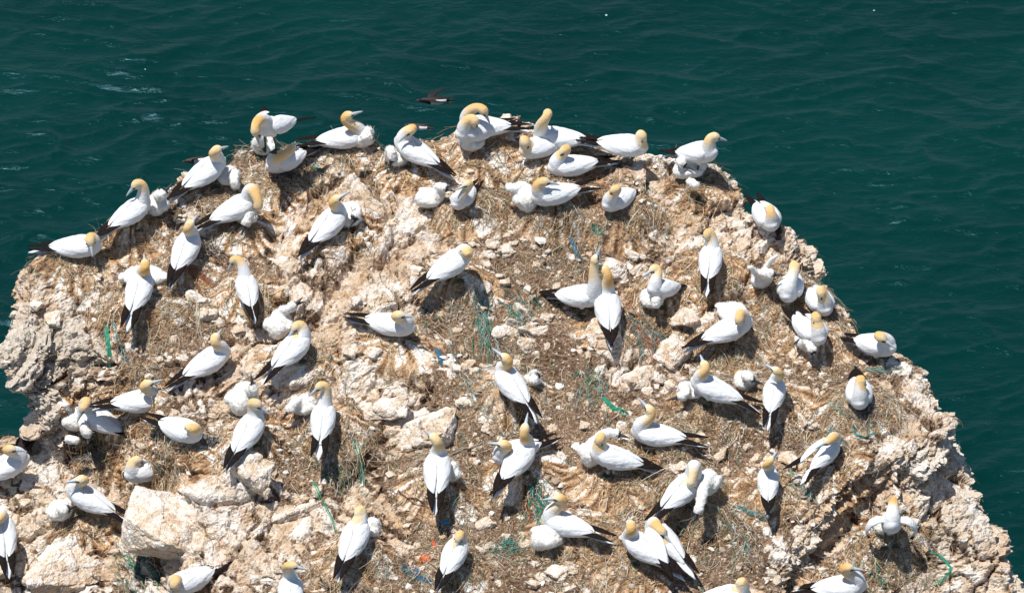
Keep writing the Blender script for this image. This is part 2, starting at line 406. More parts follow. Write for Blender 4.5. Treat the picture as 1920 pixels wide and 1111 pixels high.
 ('M4', 'si', (1575, 1120), (1512, 1106), (1606, 1092), (1589, 1064), .40, (1620, 1067, .38), "gannet in profile below the cracked strata, body cut by the frame", {}),
]
# chick: key, F base, heading point, length, width, H head, head height, bill, label, options
CHICKS = [
 ('cA3', (294, 404), (302, 392), .30, .25, (305, 364), .37, (319, 348, .46), "downy chick standing upright on the rim with its bill raised", {'feet': 1}),
 ('cA5', (268, 545), (270, 520), .30, .52, (298, 528), .16, ('d', -60, 0), "downy chick hidden under a gannet seen from behind, showing at both sides", {'nohead': 1, 'h': .17}),
 ('cB2', (493, 297), (486, 300), .28, .28, (489, 258), .36, (478, 250, .42), "black-faced chick begging with bill open inside its parent's", {'dark': 1, 'feet': 1}),
 ('cB5', (683, 278), (690, 274), .26, .20, (690, 258), .17, ('d', 0, -20), "downy chick tucked in front of the rim gannet in profile", {}),
 ('cB7', (430, 352), (443, 356), .28, .22, (441, 346), .14, (444, 354, .06), "downy chick with its head lowered behind a leaning gannet", {}),
 ('cB8', (463, 426), (470, 420), .22, .22, (462, 416), .12, (458, 427, .06), "small chick beneath the gannet arching its neck", {}),
 ('cB10', (650, 428), (662, 420), .32, .36, (667, 404), .22, (657, 424, .14), "chick with a black face curled behind the gannet looking seaward", {'dark': 1}),
 ('cC2', (742, 318), (734, 318), .26, .20, (734, 292), .20, (732, 312, .06), "limp chick drooping in front of a gannet with tucked bill", {'feet': 1}),
 ('cC3', (882, 294), (878, 298), .26, .26, (872, 270), .18, ('d', 0, -10), "chick beneath the gannet on the summit, only white belly showing", {'nohead': 1}),
 ('cD3', (1296, 338), (1325, 330), .42, .27, (1278, 306), .25, (1297, 318, .20), "two-lobed heap of sleeping chick with grey bill on the outer rim", {'wings': [((1288, 338), (1310, 350))]}),
 ('cD5', (985, 397), (975, 380), .34, .26, (956, 352), .27, ('d', 20, 0), "tall downy chick facing away beside a sleeping gannet", {'h': .30}),
 ('cD7', (808, 400), (830, 398), .34, .25, (832, 352), .28, (850, 358, .28), "grey-headed chick having its dark bill nibbled", {'dark': .5, 'feet': 1}),
 ('cE4', (1224, 586), (1235, 590), .28, .24, (1229, 570), .17, (1230, 580, .08), "chick with black face and white crown under the long-billed gannet", {'dark': 1}),
 ('cE5', (1430, 548), (1440, 552), .24, .22, (1445, 514), .33, (1461, 515, .34), "chick flapping both fluffy wing stubs with dark bill pointing aside", {'dark': .5, 'arms': [(1402, 502, .38), (1459, 478, .52)]}),
 ('cE8', (1514, 672), (1514, 680), .24, .23, (1522, 655), .14, ('d', 30, -30), "speckled small chick with dark wing at the feet of a gannet", {'arm_dark': [(1488, 645, .12)]}),
 ('cE10', (1612, 768), (1612, 776), .14, .20, (1620, 764), .08, ('d', 0, -20), "tiny chick's white down showing under the gannet facing the viewer", {'nohead': 1, 'h': .10}),
 ('cE11', (1376, 618), (1400, 606), .30, .40, (1402, 606), .18, (1410, 616, .10), "chick lying behind a gannet, dark face at one end", {'dark': 1, 'h': .17}),
 ('cE12', (1296, 752), (1280, 752), .34, .22, (1278, 742), .12, ('d', 0, -20), "flat sleeping chick in front of the gannet with head turned away", {'h': .17}),
 ('cE13', (1398, 735), (1410, 738), .24, .22, (1405, 708), .24, (1420, 715, .21), "grey-billed chick sitting between two gannets seen from behind", {'dark': .6}),
 ('cG2', (145, 843), (160, 846), .34, .30, (165, 815), .22, ('d', 40, -50), "big woolly chick with folded grey wing under a golden-headed gannet", {'wings': [((122, 822), (150, 826))], 'h': .28}),
 ('cG7', (114, 984), (122, 990), .28, .27, (121, 955), .21, (134, 951, .20), "chick with black mask sitting in front of a level-billed gannet", {'dark': 1}),
 ('cG11', (694, 1004), (704, 1000), .26, .20, (700, 990), .15, ('d', 0, -10), "white chick peeping out beside a sleeping gannet near the boulders", {'nohead': 1}),
 ('cH3', (524, 640), (530, 622), .36, .28, (547, 575), .34, (566, 563, .38), "large chick with black bill gaping upward behind a preening gannet", {'dark': .4, 'h': .27, 'gape': 1}),
 ('cH4', (455, 778), (462, 762), .40, .30, (475, 728), .42, (471, 705, .54), "chick stretching its bill skyward behind a gannet looking downhill", {'h': .30}),
 ('cH5', (568, 782), (552, 786), .30, .22, (545, 766), .16, (535, 778, .09), "limp chick lying with bill on the ground before a bowing gannet", {'dark': .3}),
 ('cH8', (1000, 722), (1006, 716), .16, .14, (1001, 712), .10, ('d', 20, 0), "scrap of dark-tipped chick beside the lone gannet on the brown slope", {'dark': 1, 'h': .12}),
 ('cK1', (848, 905), (854, 900), .18, .16, (851, 894), .12, ('d', 0, -10), "small white chick's back beside a slim gannet", {'nohead': 1}),
 ('cK4', (1030, 1033), (1060, 1020), .42, .28, (1064, 994), .22, (1075, 1016, .10), "fat woolly chick with drooping dark bill in teal netting", {'dark': .15, 'h': .25, 'wings': [((1012, 1004), (1050, 1002))]}),
 ('cL1', (1112, 878), (1120, 868), .32, .24, (1154, 812), .36, (1182, 821, .33), "chick with dark bill looking out behind a gannet in profile", {'dark': .6, 'h': .30}),
 ('cL3', (1324, 940), (1314, 962), .36, .24, (1306, 966), .12, (1300, 981, .05), "chick hanging its long white neck downhill beside an arched gannet", {'dark': .2, 'h': .27}),
 ('cM3', (1656, 1010), (1650, 1014), .22, .20, (1650, 1000), .12, ('d', 0, -20), "tiny white chick in the nest under drooped open wings", {'nohead': 1, 'h': .14}),
]
# nests are the mounds under these birds: size, height of the mound
NEST_KEYS = {'A1': (.30, .13), 'A2': (.26, .10), 'A4': (.25, .14), 'A5': (.34, .22), 'B1': (.26, .10), 'B3': (.26, .08), 'B4': (.26, .08), 'B6': (.26, .10), 'B8': (.28, .12), 'B10': (.30, .16), 'C1': (.30, .12), 'C3a': (.34, .12),
 'C5': (.34, .10), 'C6': (.26, .08), 'D2': (.26, .10), 'D4': (.32, .20), 'D6': (.34, .16), 'D7': (.28, .12), 'E2': (.28, .14), 'E3': (.30, .15), 'E6': (.30, .14), 'E7': (.26, .10), 'E8': (.30, .16), 'E10': (.32, .16), 'E11': (.30, .16),
 'E12': (.32, .16), 'E14': (.28, .16), 'G1': (.26, .08), 'G2': (.28, .12), 'G3': (.28, .10), 'G6': (.24, .06), 'G7': (.30, .14), 'G10': (.26, .12), 'G11': (.28, .14), 'H1': (.26, .12), 'H3': (.28, .14), 'H4': (.30, .16), 'H5': (.30, .18),
 'H6': (.30, .08), 'H7': (.32, .18), 'H8': (.32, .18), 'J2': (.24, .06), 'K1': (.30, .18), 'K2': (.28, .14), 'K4': (.32, .18), 'K5': (.26, .10), 'L1': (.32, .18), 'L2': (.30, .16), 'L3': (.30, .16), 'L4': (.28, .10), 'M1': (.28, .14),
 'M2': (.28, .12), 'M3': (.28, .10), 'M4': (.30, .10)}
NEST_SPOTS = [(*g[2], *NEST_KEYS[g[0]]) for g in GANNETS if g[0] in NEST_KEYS]
# ------------------------------------------------------------------ the rock: a bulging headland top with stepped ledges
def base_f(x, y):
    p = np.stack([np.ravel(x), np.ravel(y), np.zeros(np.size(x))], 1)
    und = (fbm(p, 0.45, 3, 101) - 0.5) * 0.75
    return (0.2126 * np.ravel(y) - 0.013 * np.ravel(y) ** 2 + und).reshape(np.shape(x))

def on_base(u, v, drop=0.0):
    lo, hi = 45.0, 66.0
    d = ray(u, v)
    for _ in range(40):
        m = 0.5 * (lo + hi); P = CAM + d * m
        if P[2] > base_f(np.array([P[0]]), np.array([P[1]]))[0] - drop: lo = m
        else: hi = m
    return CAM + d * lo

def poly_sd(px, X, Y):
    """signed distance (negative inside) to a closed polygon"""
    P = np.asarray(px); n = len(P)
    d = np.full(X.shape, 1e9); ins = np.zeros(X.shape, bool)
    for i in range(n):
        a, b = P[i], P[(i + 1) % n]
        e = b - a; wx, wy = X - a[0], Y - a[1]
        t = np.clip((wx * e[0] + wy * e[1]) / (e @ e + 1e-12), 0, 1)
        d = np.minimum(d, (wx - e[0] * t) ** 2 + (wy - e[1] * t) ** 2)
        c = ((a[1] > Y) != (b[1] > Y)) & (X < (b[0] - a[0]) * (Y - a[1]) / (b[1] - a[1] + 1e-12) + a[0])
        ins ^= c
    return np.where(ins, -1, 1) * np.sqrt(d)

UPPER = [(2, 672), (4, 640), (30, 572), (48, 520), (82, 490), (130, 478), (190, 432), (240, 396), (330, 350), (372, 318), (420, 290), (440, 270), (470, 262),
         (525, 270), (600, 268), (660, 262), (700, 255), (726, 276), (820, 256), (870, 240), (930, 226), (962, 229), (1000, 250), (1060, 264), (1120, 264),
         (1190, 285), (1245, 285), (1268, 303), (1330, 310), (1372, 336), (1396, 375), (1436, 392), (1502, 418), (1522, 464), (1506, 492), (1502, 505),
         (1555, 560), (1580, 602), (1612, 652), (1680, 680), (1722, 692), (1742, 738), (1768, 790), (1760, 832), (1690, 855), (1640, 872), (1590, 915),
         (1540, 950), (1505, 1010), (1480, 1090), (1470, 1250), (1400, 1420), (400, 1420), (395, 1200), (390, 1020), (370, 900), (320, 800), (275, 735), (238, 690),
         (190, 655), (130, 640), (70, 648), (25, 672)]
LOWER = [(-420, 870), (-150, 840), (0, 812), (22, 800), (62, 790), (160, 740), (300, 600), (700, 500), (1200, 600), (1600, 800), (1700, 866), (1758, 868), (1800, 890),
         (1840, 940), (1868, 990), (1895, 1040), (1915, 1111), (1960, 1250), (1990, 1420), (-420, 1420)]
def left_drop(x): return 1.16 * (1 - sstep(-4.5, -3.3, x))
def right_drop(x, y): return 0.50 * sstep(2.4, 3.6, x) 

def world_poly(px, lower):
    out = []
    for u, v in px:
        dr = 0.0
        if lower:
            for _ in range(3):
                q = on_base(u, v, dr); dr = float(left_drop(q[0]) + right_drop(q[0], q[1]))
        out.append(on_base(u, v, dr)[:2])
    return out
PU, PL = world_poly(UPPER, False), world_poly(LOWER, True)
GX = np.arange(-9.0, 8.6, 0.045); GY = np.arange(-7.0, 5.0, 0.045)
X, Y = np.meshgrid(GX, GY)
flat = np.stack([X.ravel(), Y.ravel(), np.zeros(X.size)], 1)
jit = ((fbm(flat, 1.6, 4, 77) - 0.5) * 0.32).reshape(X.shape)
sdu, sdl = poly_sd(PU, X, Y) + jit, poly_sd(PL, X, Y) + jit
def fall(d, steep):
    s = np.maximum(d + 0.05, 0)
    return steep * s * s / (s + 0.14)
FB = base_f(X, Y)
HL = FB - left_drop(X) - right_drop(X, Y)
ST = 3.0 + 1.6 * sstep(-3.9, -2.6, X)
HU_, HL_ = FB - fall(sdu, ST), HL - fall(sdl, 4.0)
H = np.maximum(HU_, HL_)
FROM_U = HU_ > HL_ + 0.02

def h_at(x, y):
    fx = np.clip((np.asarray(x) - GX[0]) / 0.045, 0, len(GX) - 2); fy = np.clip((np.asarray(y) - GY[0]) / 0.045, 0, len(GY) - 2)
    i, j = fx.astype(int), fy.astype(int); a, b = fx - i, fy - j
    return (H[j, i] * (1 - a) + H[j, i + 1] * a) * (1 - b) + (H[j + 1, i] * (1 - a) + H[j + 1, i + 1] * a) * b
def on_h(u, v):
    d = ray(u, v)
    t = np.arange(46.0, 66.0, 0.02)
    P = CAM + t[:, None] * d
    below = np.nonzero(P[:, 2] < h_at(P[:, 0], P[:, 1]))[0]
    return P[below[0]] if len(below) else P[len(P) // 2]

# nest mounds: raised, caked cones under the sitting birds
MOUNDS = []
for (u, v, r, hh) in NEST_SPOTS:
    q = on_h(u, v + 4)
    MOUNDS.append((q[0], q[1], r, hh))
NESTF = np.zeros(X.shape)
add = np.zeros(X.shape)
for (mx, my, r, hh) in MOUNDS:
    d = np.sqrt((X - mx) ** 2 + (Y - my) ** 2)
    add = np.maximum(add, 1.05 * hh * (1 - sstep(r * 0.5, r * 1.9, d)))
H = H + add * (H > -3.0)

def grid_solid():
    ok = H > -3.6
    faces_ok = ok[:-1, :-1] & ok[1:, :-1] & ok[:-1, 1:] & ok[1:, 1:]
    ny, nx = H.shape
    idx = np.arange(ny * nx).reshape(ny, nx)
    q = np.stack([idx[:-1, :-1], idx[:-1, 1:], idx[1:, 1:], idx[1:, :-1]], -1)[faces_ok]
    off = ny * nx
    # the bulge at the seaward corner overhangs: its foot is worn back
    dep = FB - H
    d0 = np.interp(X, [-5.8, -5.63, -5.33, -4.95, -4.4, -3.5], [0.22, 0.36, 0.90, 1.02, 1.0, 1.0])
    d0 = d0 + ((fbm(flat, 2.3, 3, 131) - 0.5) * 0.55).reshape(X.shape)
    cut = sstep(0.0, 0.42, dep - d0 + 0.08) * np.maximum(0, -2.8 - X) / 3.0 * FROM_U
    top = np.stack([(X + 1.15 * cut).ravel(), (Y + 0.35 * cut).ravel(), H.ravel()], 1)
    bot = top.copy(); bot[:, 2] = -4.2
    e = np.concatenate([q[:, [0, 1]], q[:, [1, 2]], q[:, [2, 3]], q[:, [3, 0]]])
    key = e[:, 0].astype(np.int64) * (ny * nx) + e[:, 1]; rev = e[:, 1].astype(np.int64) * (ny * nx) + e[:, 0]
    be = e[~np.isin(key, rev)]
    walls = np.stack([be[:, 1], be[:, 0], be[:, 0] + off, be[:, 1] + off], 1)
    F = np.concatenate([q, q[:, ::-1] + off, walls])
    used = np.unique(F); remap = np.full(2 * off, -1); remap[used] = np.arange(len(used))
    return np.concatenate([top, bot])[used], remap[F]

def remeshed(items):
    """voxel-remesh several raw meshes in one pass of the dependency graph; items: (mesh, voxel, smooth iterations)"""
    obs = []
    for me, vox, it in items:
        o = bpy.data.objects.new("raw", me); COL.objects.link(o)
        r = o.modifiers.new("r", 'REMESH'); r.mode = 'VOXEL'; r.voxel_size = vox; r.adaptivity = 0
        if it:
            s = o.modifiers.new("s", 'SMOOTH'); s.factor = 0.5; s.iterations = it
        obs.append(o)
    dg = bpy.context.evaluated_depsgraph_get()
    out = [bpy.data.meshes.new_from_object(o.evaluated_get(dg)) for o in obs]
    for o in obs:
        m = o.data; bpy.data.objects.remove(o); bpy.data.meshes.remove(m)
    return out

# painted in where the photograph shows bare stone (+) or trampled soil and straw (-): pixel, radius, weight
ROCK_SPOTS = [(110, 640, 150, .55), (60, 560, 90, .3), (320, 960, 130, .5), (60, 1050, 150, .4), (90, 900, 90, .2), (450, 900, 90, .45), (1330, 390, 120, .5), (1230, 300, 90, .55), (1400, 440, 100, .5),
              (1730, 760, 110, .5), (1790, 950, 150, .55), (1860, 1060, 130, .5), (1640, 900, 110, .4), (1560, 1000, 100, .3), (560, 560, 140, .45), (650, 530, 120, .45), (560, 420, 90, .4), (700, 440, 110, .5),
              (550, 720, 90, .4), (760, 400, 100, .4), (900, 430, 60, .3), (1190, 690, 80, .3), (710, 690, 90, .25), (790, 800, 100, .3), (720, 900, 80, .3), (520, 1010, 130, .4), (1290, 580, 60, .3),
              (470, 640, 80, .2), (320, 700, 80, .2), (1130, 620, 60, .3), (1400, 590, 60, .4), (380, 1000, 120, .3), (640, 1000, 70, .2), (360, 380, 70, .2), (1000, 480, 50, -.1),
              (1000, 720, 150, -.35), (900, 640, 110, -.35), (860, 560, 70, -.3), (1050, 480, 80, -.3), (1150, 400, 60, -.4), (300, 600, 110, -.3), (260, 500, 90, -.3), (400, 540, 60, -.3), (1350, 330, 60, -.45),
              (1330, 850, 150, -.35), (1100, 980, 150, -.3), (900, 1030, 150, -.35), (1450, 760, 120, -.35), (1480, 560, 80, -.3), (610, 860, 100, -.3), (920, 300, 90, -.4), (640, 310, 90, -.35), (1330, 1020, 120, -.3), (1560, 680, 110, -.3), (1700, 1030, 90, -.3), (230, 850, 90, -.2)]

def build_terrain():
    V, F = grid_solid()
    me = remeshed([(mesh_np("terrain_raw", V, F), 0.024, 5)])[0]
    P = coords(me)
    # the worn lip of the overhang is rounded off
    dl = np.linalg.norm((P - np.array([-5.45, -1.05, -0.80])) / np.array([0.85, 0.75, 0.60]), axis=1)
    lip = 1 - sstep(0.75, 1.1, dl)
    E = np.empty(len(me.edges) * 2, np.int32); me.edges.foreach_get("vertices", E); E = E.reshape(-1, 2)
    E = E[(lip[E[:, 0]] > 0) & (lip[E[:, 1]] > 0)]
    cnt = np.bincount(E.ravel(), minlength=len(P)).astype(float)
    for _ in range(60):
        acc = np.zeros_like(P)
        for a in range(3):
            acc[:, a] = np.bincount(E[:, 0], P[E[:, 1], a], len(P)) + np.bincount(E[:, 1], P[E[:, 0], a], len(P))
        k_ = (lip * (cnt > 0))[:, None]
        P = P + 0.7 * k_ * (acc / np.maximum(cnt, 1)[:, None] - P)
    me.vertices.foreach_set("co", P.astype(np.float32).ravel()); me.update()
    N = normals(me)
    u, v = project(P)
    steep = sstep(0.35, 0.8, 1 - N[:, 2])
    rocky = 0.47 + (fbm(P, 1.7, 4, 11) - 0.5) * 1.15 + 0.40 * steep
    for (cu, cv, r, w) in ROCK_SPOTS:
        rocky += w * np.exp(-((u - cu) ** 2 + (v - cv) ** 2) / (r * r))
    # nests: mask and downhill streaks
    nest = np.zeros(len(P)); streak = fbm(P, 9, 3, 71)
    for (mx, my, r, hh) in MOUNDS:
        dx, dy = P[:, 0] - mx, P[:, 1] - my
        d = np.sqrt(dx * dx + dy * dy)
        sel = d < r * 2.3
        w = np.zeros(len(P)); w[sel] = (1 - sstep(r * 1.15, r * 2.1, d[sel])) * np.where(dy[sel] < 0.12, 1, 0.45)
        a = np.arctan2(dy[sel], dx[sel])
        s = fbm(np.stack([np.cos(a) * 9, np.sin(a) * 9, d[sel] * 2.2 + mx], 1), 1.0, 4, 5, 0.6)
        better = w > nest
        st = streak.copy(); st[sel] = s
        streak = np.where(better, st, streak); nest = np.maximum(nest, w)
    nest = nest * (0.72 + 0.7 * fbm(P, 3.0, 3, 91))
    rocky = np.clip(rocky - 0.55 * nest, 0, 1)
    rk = sstep(0.38, 0.62, rocky + (fbm(P, 6, 3, 13) - 0.5) * 0.5)
    # bedded, cracked blocks
    ca, sa = math.cos(0.45), math.sin(0.45)
    B = np.stack([P[:, 0] * ca + P[:, 2] * sa, P[:, 1] * 0.9 + 0.2 * P[:, 0], (-P[:, 0] * sa + P[:, 2] * ca) * 2.0], 1)
    wob = np.stack([fbm(P, 4, 3, s) - 0.5 for s in (3, 4, 8)], 1)
    disp = np.zeros(len(P)); crand = np.zeros(len(P))
    for scale, amp, tilt, crack, seed, wt in ((1.05, 0.12, 0.12, 0.07, 201, 0.30), (2.9, 0.060, 0.062, 0.040, 207, 0.40), (7.5, 0.024, 0.034, 0.016, 213, 0.30), (17, 0.008, 0.016, 0.006, 219, 0.0)):
        f1, f2, off, rnd = worley((B + wob * 0.22) * scale, seed)
        tl = (off[:, 0] * (rnd[1] - .5) + off[:, 1] * (rnd[2] - .5) + off[:, 2] * (rnd[3] - .5)) * 2
        disp += rk * ((rnd[0] - 0.5) * amp + tl * tilt - crack * (1 - sstep(0.0, 0.11, f2 - f1)))
        crand += wt * rnd[0]
        gap = sstep(0.02, 0.13, f2 - f1)
        if scale < 10:
            rocky = rocky - (1 - gap) * (0.30 if scale < 4 else 0.16) * (1 - 0.75 * steep) + (rnd[1] - 0.5) * (0.26 if scale < 4 else 0.34) * (1 - 0.6 * steep)
    # bedding planes stand out as rough ledges on the steep flanks
    bed = fbm(B * np.array([1.2, 1.2, 7.0]) + wob * 1.5, 1.0, 4, 61, 0.6)
    nose = np.exp(-(((u - 105) / 140) ** 2 + ((v - 690) / 110) ** 2))
    disp += np.maximum(steep * 0.36, nose * 0.30) * (bed - 0.5)
    b2 = fbm(B * np.array([0.9, 0.9, 5.0]) + wob * 1.2, 1.0, 3, 67)
    disp -= np.maximum(nose, 0.6 * steep) * 0.11 * (1 - sstep(0.0, 0.035, np.abs(b2 - 0.5)))
    grey = np.clip(1.3 * nose + 0.5 * np.exp(-(((u - 1790) / 110) ** 2 + ((v - 960) / 110) ** 2)), 0, 1)
    # stones half sunk in the soil
    f1, f2, off, rnd = worley((P + wob * 0.15) * 8.0, 301)
    pebble = (rnd[0] > 0.74) * np.maximum(0, 1 - (f1 / 0.48) ** 2)
    soft = 1 - rk
    disp += soft * (1 - 0.7 * np.clip(nest, 0, 1)) * (0.034 * np.sqrt(pebble) * (0.4 + rnd[1]))
    rocky = np.clip(rocky, 0, 1)
    rocky = np.where((pebble > 0.12) & (soft > 0.4) & (nest < 0.5), 0.62 + 0.2 * rnd[2], rocky)
    crand = np.where((pebble > 0.12) & (soft > 0.4), 0.35 + 0.6 * rnd[3], crand)
    disp += soft * ((fbm(P, 11, 4, 31, 0.6) - 0.5) * 0.07)
    disp += (fbm(P, 2.2, 3, 41) - 0.5) * 0.16 + lip * (fbm(P, 5.0, 4, 43, 0.6) - 0.5) * 0.26
    disp += np.clip(nest, 0, 1) * (streak - 0.5) * 0.022
    # on steep flanks the stone is knobbly and juts out of level
    N2 = N.copy(); N2[:, 2] *= 0.75
    P2 = P + N2 * disp[:, None]
    me.vertices.foreach_set("co", P2.astype(np.float32).ravel())
    set_attr(me, "rocky", rocky); set_attr(me, "nest", nest); set_attr(me, "crand", crand); set_attr(me, "streak", streak); set_attr(me, "grey", grey)
    # the stack below, down to the sea (coarse: nothing of it is nearer than the headland top)
    bm = bmesh.new(); bm.from_mesh(me)
    lay = {nme: bm.verts.layers.float[nme] for nme in ("rocky", "nest", "crand", "streak")}
    ring0 = []
    rngs = []
    PO = np.array(PU[:46] + PL[14:20] + PL[:1])
    c = np.array([-0.3, -1.0])
    for k, z in enumerate((-3.9, -8, -14, -22, -32, -46)):
        f = 0.86 + 0.07 * k
        ring = []
        for i, q in enumerate(PO):
            w = 1 + 0.06 * math.sin(i * 1.7 + k) + 0.05 * math.sin(i * 0.6 + k * 2)
            xy = c + (q - c) * f * w
            vv = bm.verts.new((xy[0], xy[1], z + 0.4 * math.sin(i * 2.1 + k) * (k > 0)))
            vv[lay["rocky"]] = 0.9; vv[lay["crand"]] = 0.5; vv[lay["streak"]] = 0.5
            ring.append(vv)
        rngs.append(ring)
    n = len(PO)
    for a, b in zip(rngs, rngs[1:]):
        for i in range(n):
            bm.faces.new((a[i], b[i], b[(i + 1) % n], a[(i + 1) % n]))
    bm.faces.new(rngs[0])
    bm.to_mesh(me); bm.free()
    me.polygons.foreach_set("use_smooth", np.zeros(len(me.polygons), dtype=bool))
    o = link("terrain", me, M_ROCK)
    tag(o, kind="structure")
    bpy.context.view_layer.update()
    return o, P2, N, np.clip(rk, 0, 1), np.clip(nest, 0, 1)
TERRAIN, TP, TN, TROCK, TNEST = build_terrain()

def hit(u, v):
    ok, loc, nor, _ = TERRAIN.ray_cast(Vector(CAM), Vector(ray(u, v)))
    return (np.array(loc), np.array(nor)) if ok else (on_h(u, v), np.array([0, 0, 1.0]))
def ground(x, y, default=0.0):
    ok, loc, nor, _ = TERRAIN.ray_cast(Vector((x, y, 8.0)), Vector((0, 0, -1)))
    return (loc.z if ok else default), (np.array(nor) if ok else np.array([0, 0, 1.0]))
# ------------------------------------------------------------------ the birds
def unit(v):
    v = np.asarray(v, float); return v / (np.linalg.norm(v) + 1e-12)
def loft(path, rw, rh, side0=(0, 1, 0), n=14):
    """closed tube along a path; rw across (towards side0), rh upwards"""
    path = np.asarray(path, float); m = len(path)
    T = np.gradient(path, axis=0); T /= np.linalg.norm(T, axis=1)[:, None] + 1e-12
    s = np.asarray(side0, float); V = []
    for i in range(m):
        s = s - T[i] * (s @ T[i])
        if np.linalg.norm(s) < 1e-5: s = np.cross(T[i], (0.3, 0.2, 1.0))
        s = unit(s); u = np.cross(s, T[i])
        for k in range(n):
            a = 2 * math.pi * k / n
            V.append(path[i] + s * math.cos(a) * rw[i] + u * math.sin(a) * rh[i])
    F = [(i * n + k, i * n + (k + 1) % n, (i + 1) * n + (k + 1) % n, (i + 1) * n + k) for i in range(m - 1) for k in range(n)]
    V += [path[0], path[-1]]; a, b = m * n, m * n + 1
    F += [(a, (k + 1) % n, k) for k in range(n)] + [(b, (m - 1) * n + k, (m - 1) * n + (k + 1) % n) for k in range(n)]
    return V, F
def ellipsoid(c, axes, r, n=16, m=10):
    A = np.asarray(axes, float); V = []; F = []
    for i in range(1, m):
        t = math.pi * i / m
        for k in range(n):
            a = 2 * math.pi * k / n
            q = (math.sin(t) * math.cos(a) * r[0], math.sin(t) * math.sin(a) * r[1], math.cos(t) * r[2])
            V.append(c + q[0] * A[0] + q[1] * A[1] + q[2] * A[2])
    for i in range(m - 2):
        for k in range(n):
            F.append((i * n + k, (i + 1) * n + k, (i + 1) * n + (k + 1) % n, i * n + (k + 1) % n))
    t, b = len(V), len(V) + 1
    V += [c + r[2] * A[2], c - r[2] * A[2]]
    F += [(t, k, (k + 1) % n) for k in range(n)] + [(b, (m - 2) * n + (k + 1) % n, (m - 2) * n + k) for k in range(n)]
    return V, F
def joined(parts):
    V, F = [], []
    for v, f in parts:
        o = len(V); V += list(v); F += [tuple(i + o for i in q) for q in f]
    return V, F
def bez(p0, p1, p2, p3, n):
    t = np.linspace(0, 1, n)[:, None]
    return (1 - t) ** 3 * p0 + 3 * (1 - t) ** 2 * t * p1 + 3 * (1 - t) * t * t * p2 + t ** 3 * p3
def dist_path(P, path):
    """distance of points to a polyline and the parameter 0..1 of the nearest point"""
    best = np.full(len(P), 1e9); par = np.zeros(len(P)); m = len(path) - 1
    for i in range(m):
        a, b = path[i], path[i + 1]; e = b - a
        t = np.clip(((P - a) @ e) / (e @ e + 1e-12), 0, 1)
        d = np.linalg.norm(P - a - t[:, None] * e, axis=1)
        s = d < best; best[s] = d[s]; par[s] = (i + t[s]) / m
    return best, par
def local(P, o, yaw):
    d = np.asarray(P) - o; c, s = math.cos(yaw), math.sin(yaw)
    return np.array([d[0] * c + d[1] * s, -d[0] * s + d[1] * c, d[2]])

def feather_material(name, col, gold=False):
    k = NT(name)
    n = k.noise(k.coord((14, 60, 60)), 1.0, 4, 0.6); n2 = k.noise(k.coord(), 30, 3, 0.5)
    c = col
    if gold:
        g = k.attr("gold")
        yel = k.ramp(k.attr("deep"), [(0.0, (0.76, 0.64, 0.42)), (0.5, (0.73, 0.51, 0.23)), (1.0, (0.66, 0.34, 0.08))])
        c = k.mix(g, col, yel)
        c = k.mix(k.attr("lore"), c, (0.03, 0.035, 0.045))
    b = k.bump(k.math('ADD', n, n2), 0.6, 0.010)
    k.b.inputs["Sheen Weight"].default_value = 0.0
    return k.out(c, 0.85, 0.15, b)
M_WHITE = feather_material("white_plumage", (0.68, 0.685, 0.685), True)
M_WING = feather_material("white_wing_coverts", (0.69, 0.70, 0.705))
M_BLACK = plain("black_primaries", (0.012, 0.008, 0.007), 0.8, 0.08, 0.4, 30)
M_BILL = plain("pale_blue_grey_bill", (0.40, 0.45, 0.49), 0.45, 0.4, 0.15, 60)
M_DARKBILL = plain("dark_chick_bill", (0.045, 0.045, 0.05), 0.5, 0.3, 0.3, 60)
M_EYE = plain("dark_eye", (0.015, 0.02, 0.03), 0.15, 0.5)
M_LEG = plain("black_green_lined_leg", (0.055, 0.07, 0.045), 0.6, 0.3, 0.6, 50)
def down_material():
    k = NT("white_down")
    n = k.noise(k.coord(), 14, 4, 0.6); n2 = k.noise(k.coord(), 90, 3, 0.6)
    c = k.ramp(n, [(0.3, (0.68, 0.64, 0.56)), (0.55, (0.78, 0.765, 0.73)), (0.75, (0.80, 0.80, 0.79))])
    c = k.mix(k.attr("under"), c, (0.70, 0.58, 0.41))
    c = k.mix(k.attr("lore"), c, (0.04, 0.04, 0.045))
    return k.out(c, 0.95, 0.05, k.bump(k.math('ADD', n, n2), 0.6, 0.012))
M_DOWN = down_material()

TS = [-.37, -.32, -.26, -.15, -.02, .10, .18, .235, .27, .285]
TW = [.016, .034, .062, .092, .114, .116, .100, .074, .042, .015]
TH = [.013, .026, .052, .088, .114, .120, .104, .074, .042, .015]
TZ = [.000, .000, -.002, -.004, -.004, .000, .006, .010, .012, .012]
POSES = {'si': (.112, 5, .09, .16), 'sx': (.118, 9, .10, .17), 'st': (.21, 18, .07, .26), 'sb': (.215, 18, .06, .34), 'sf': (.22, 24, .10, .28)}
rs = random.Random(11)

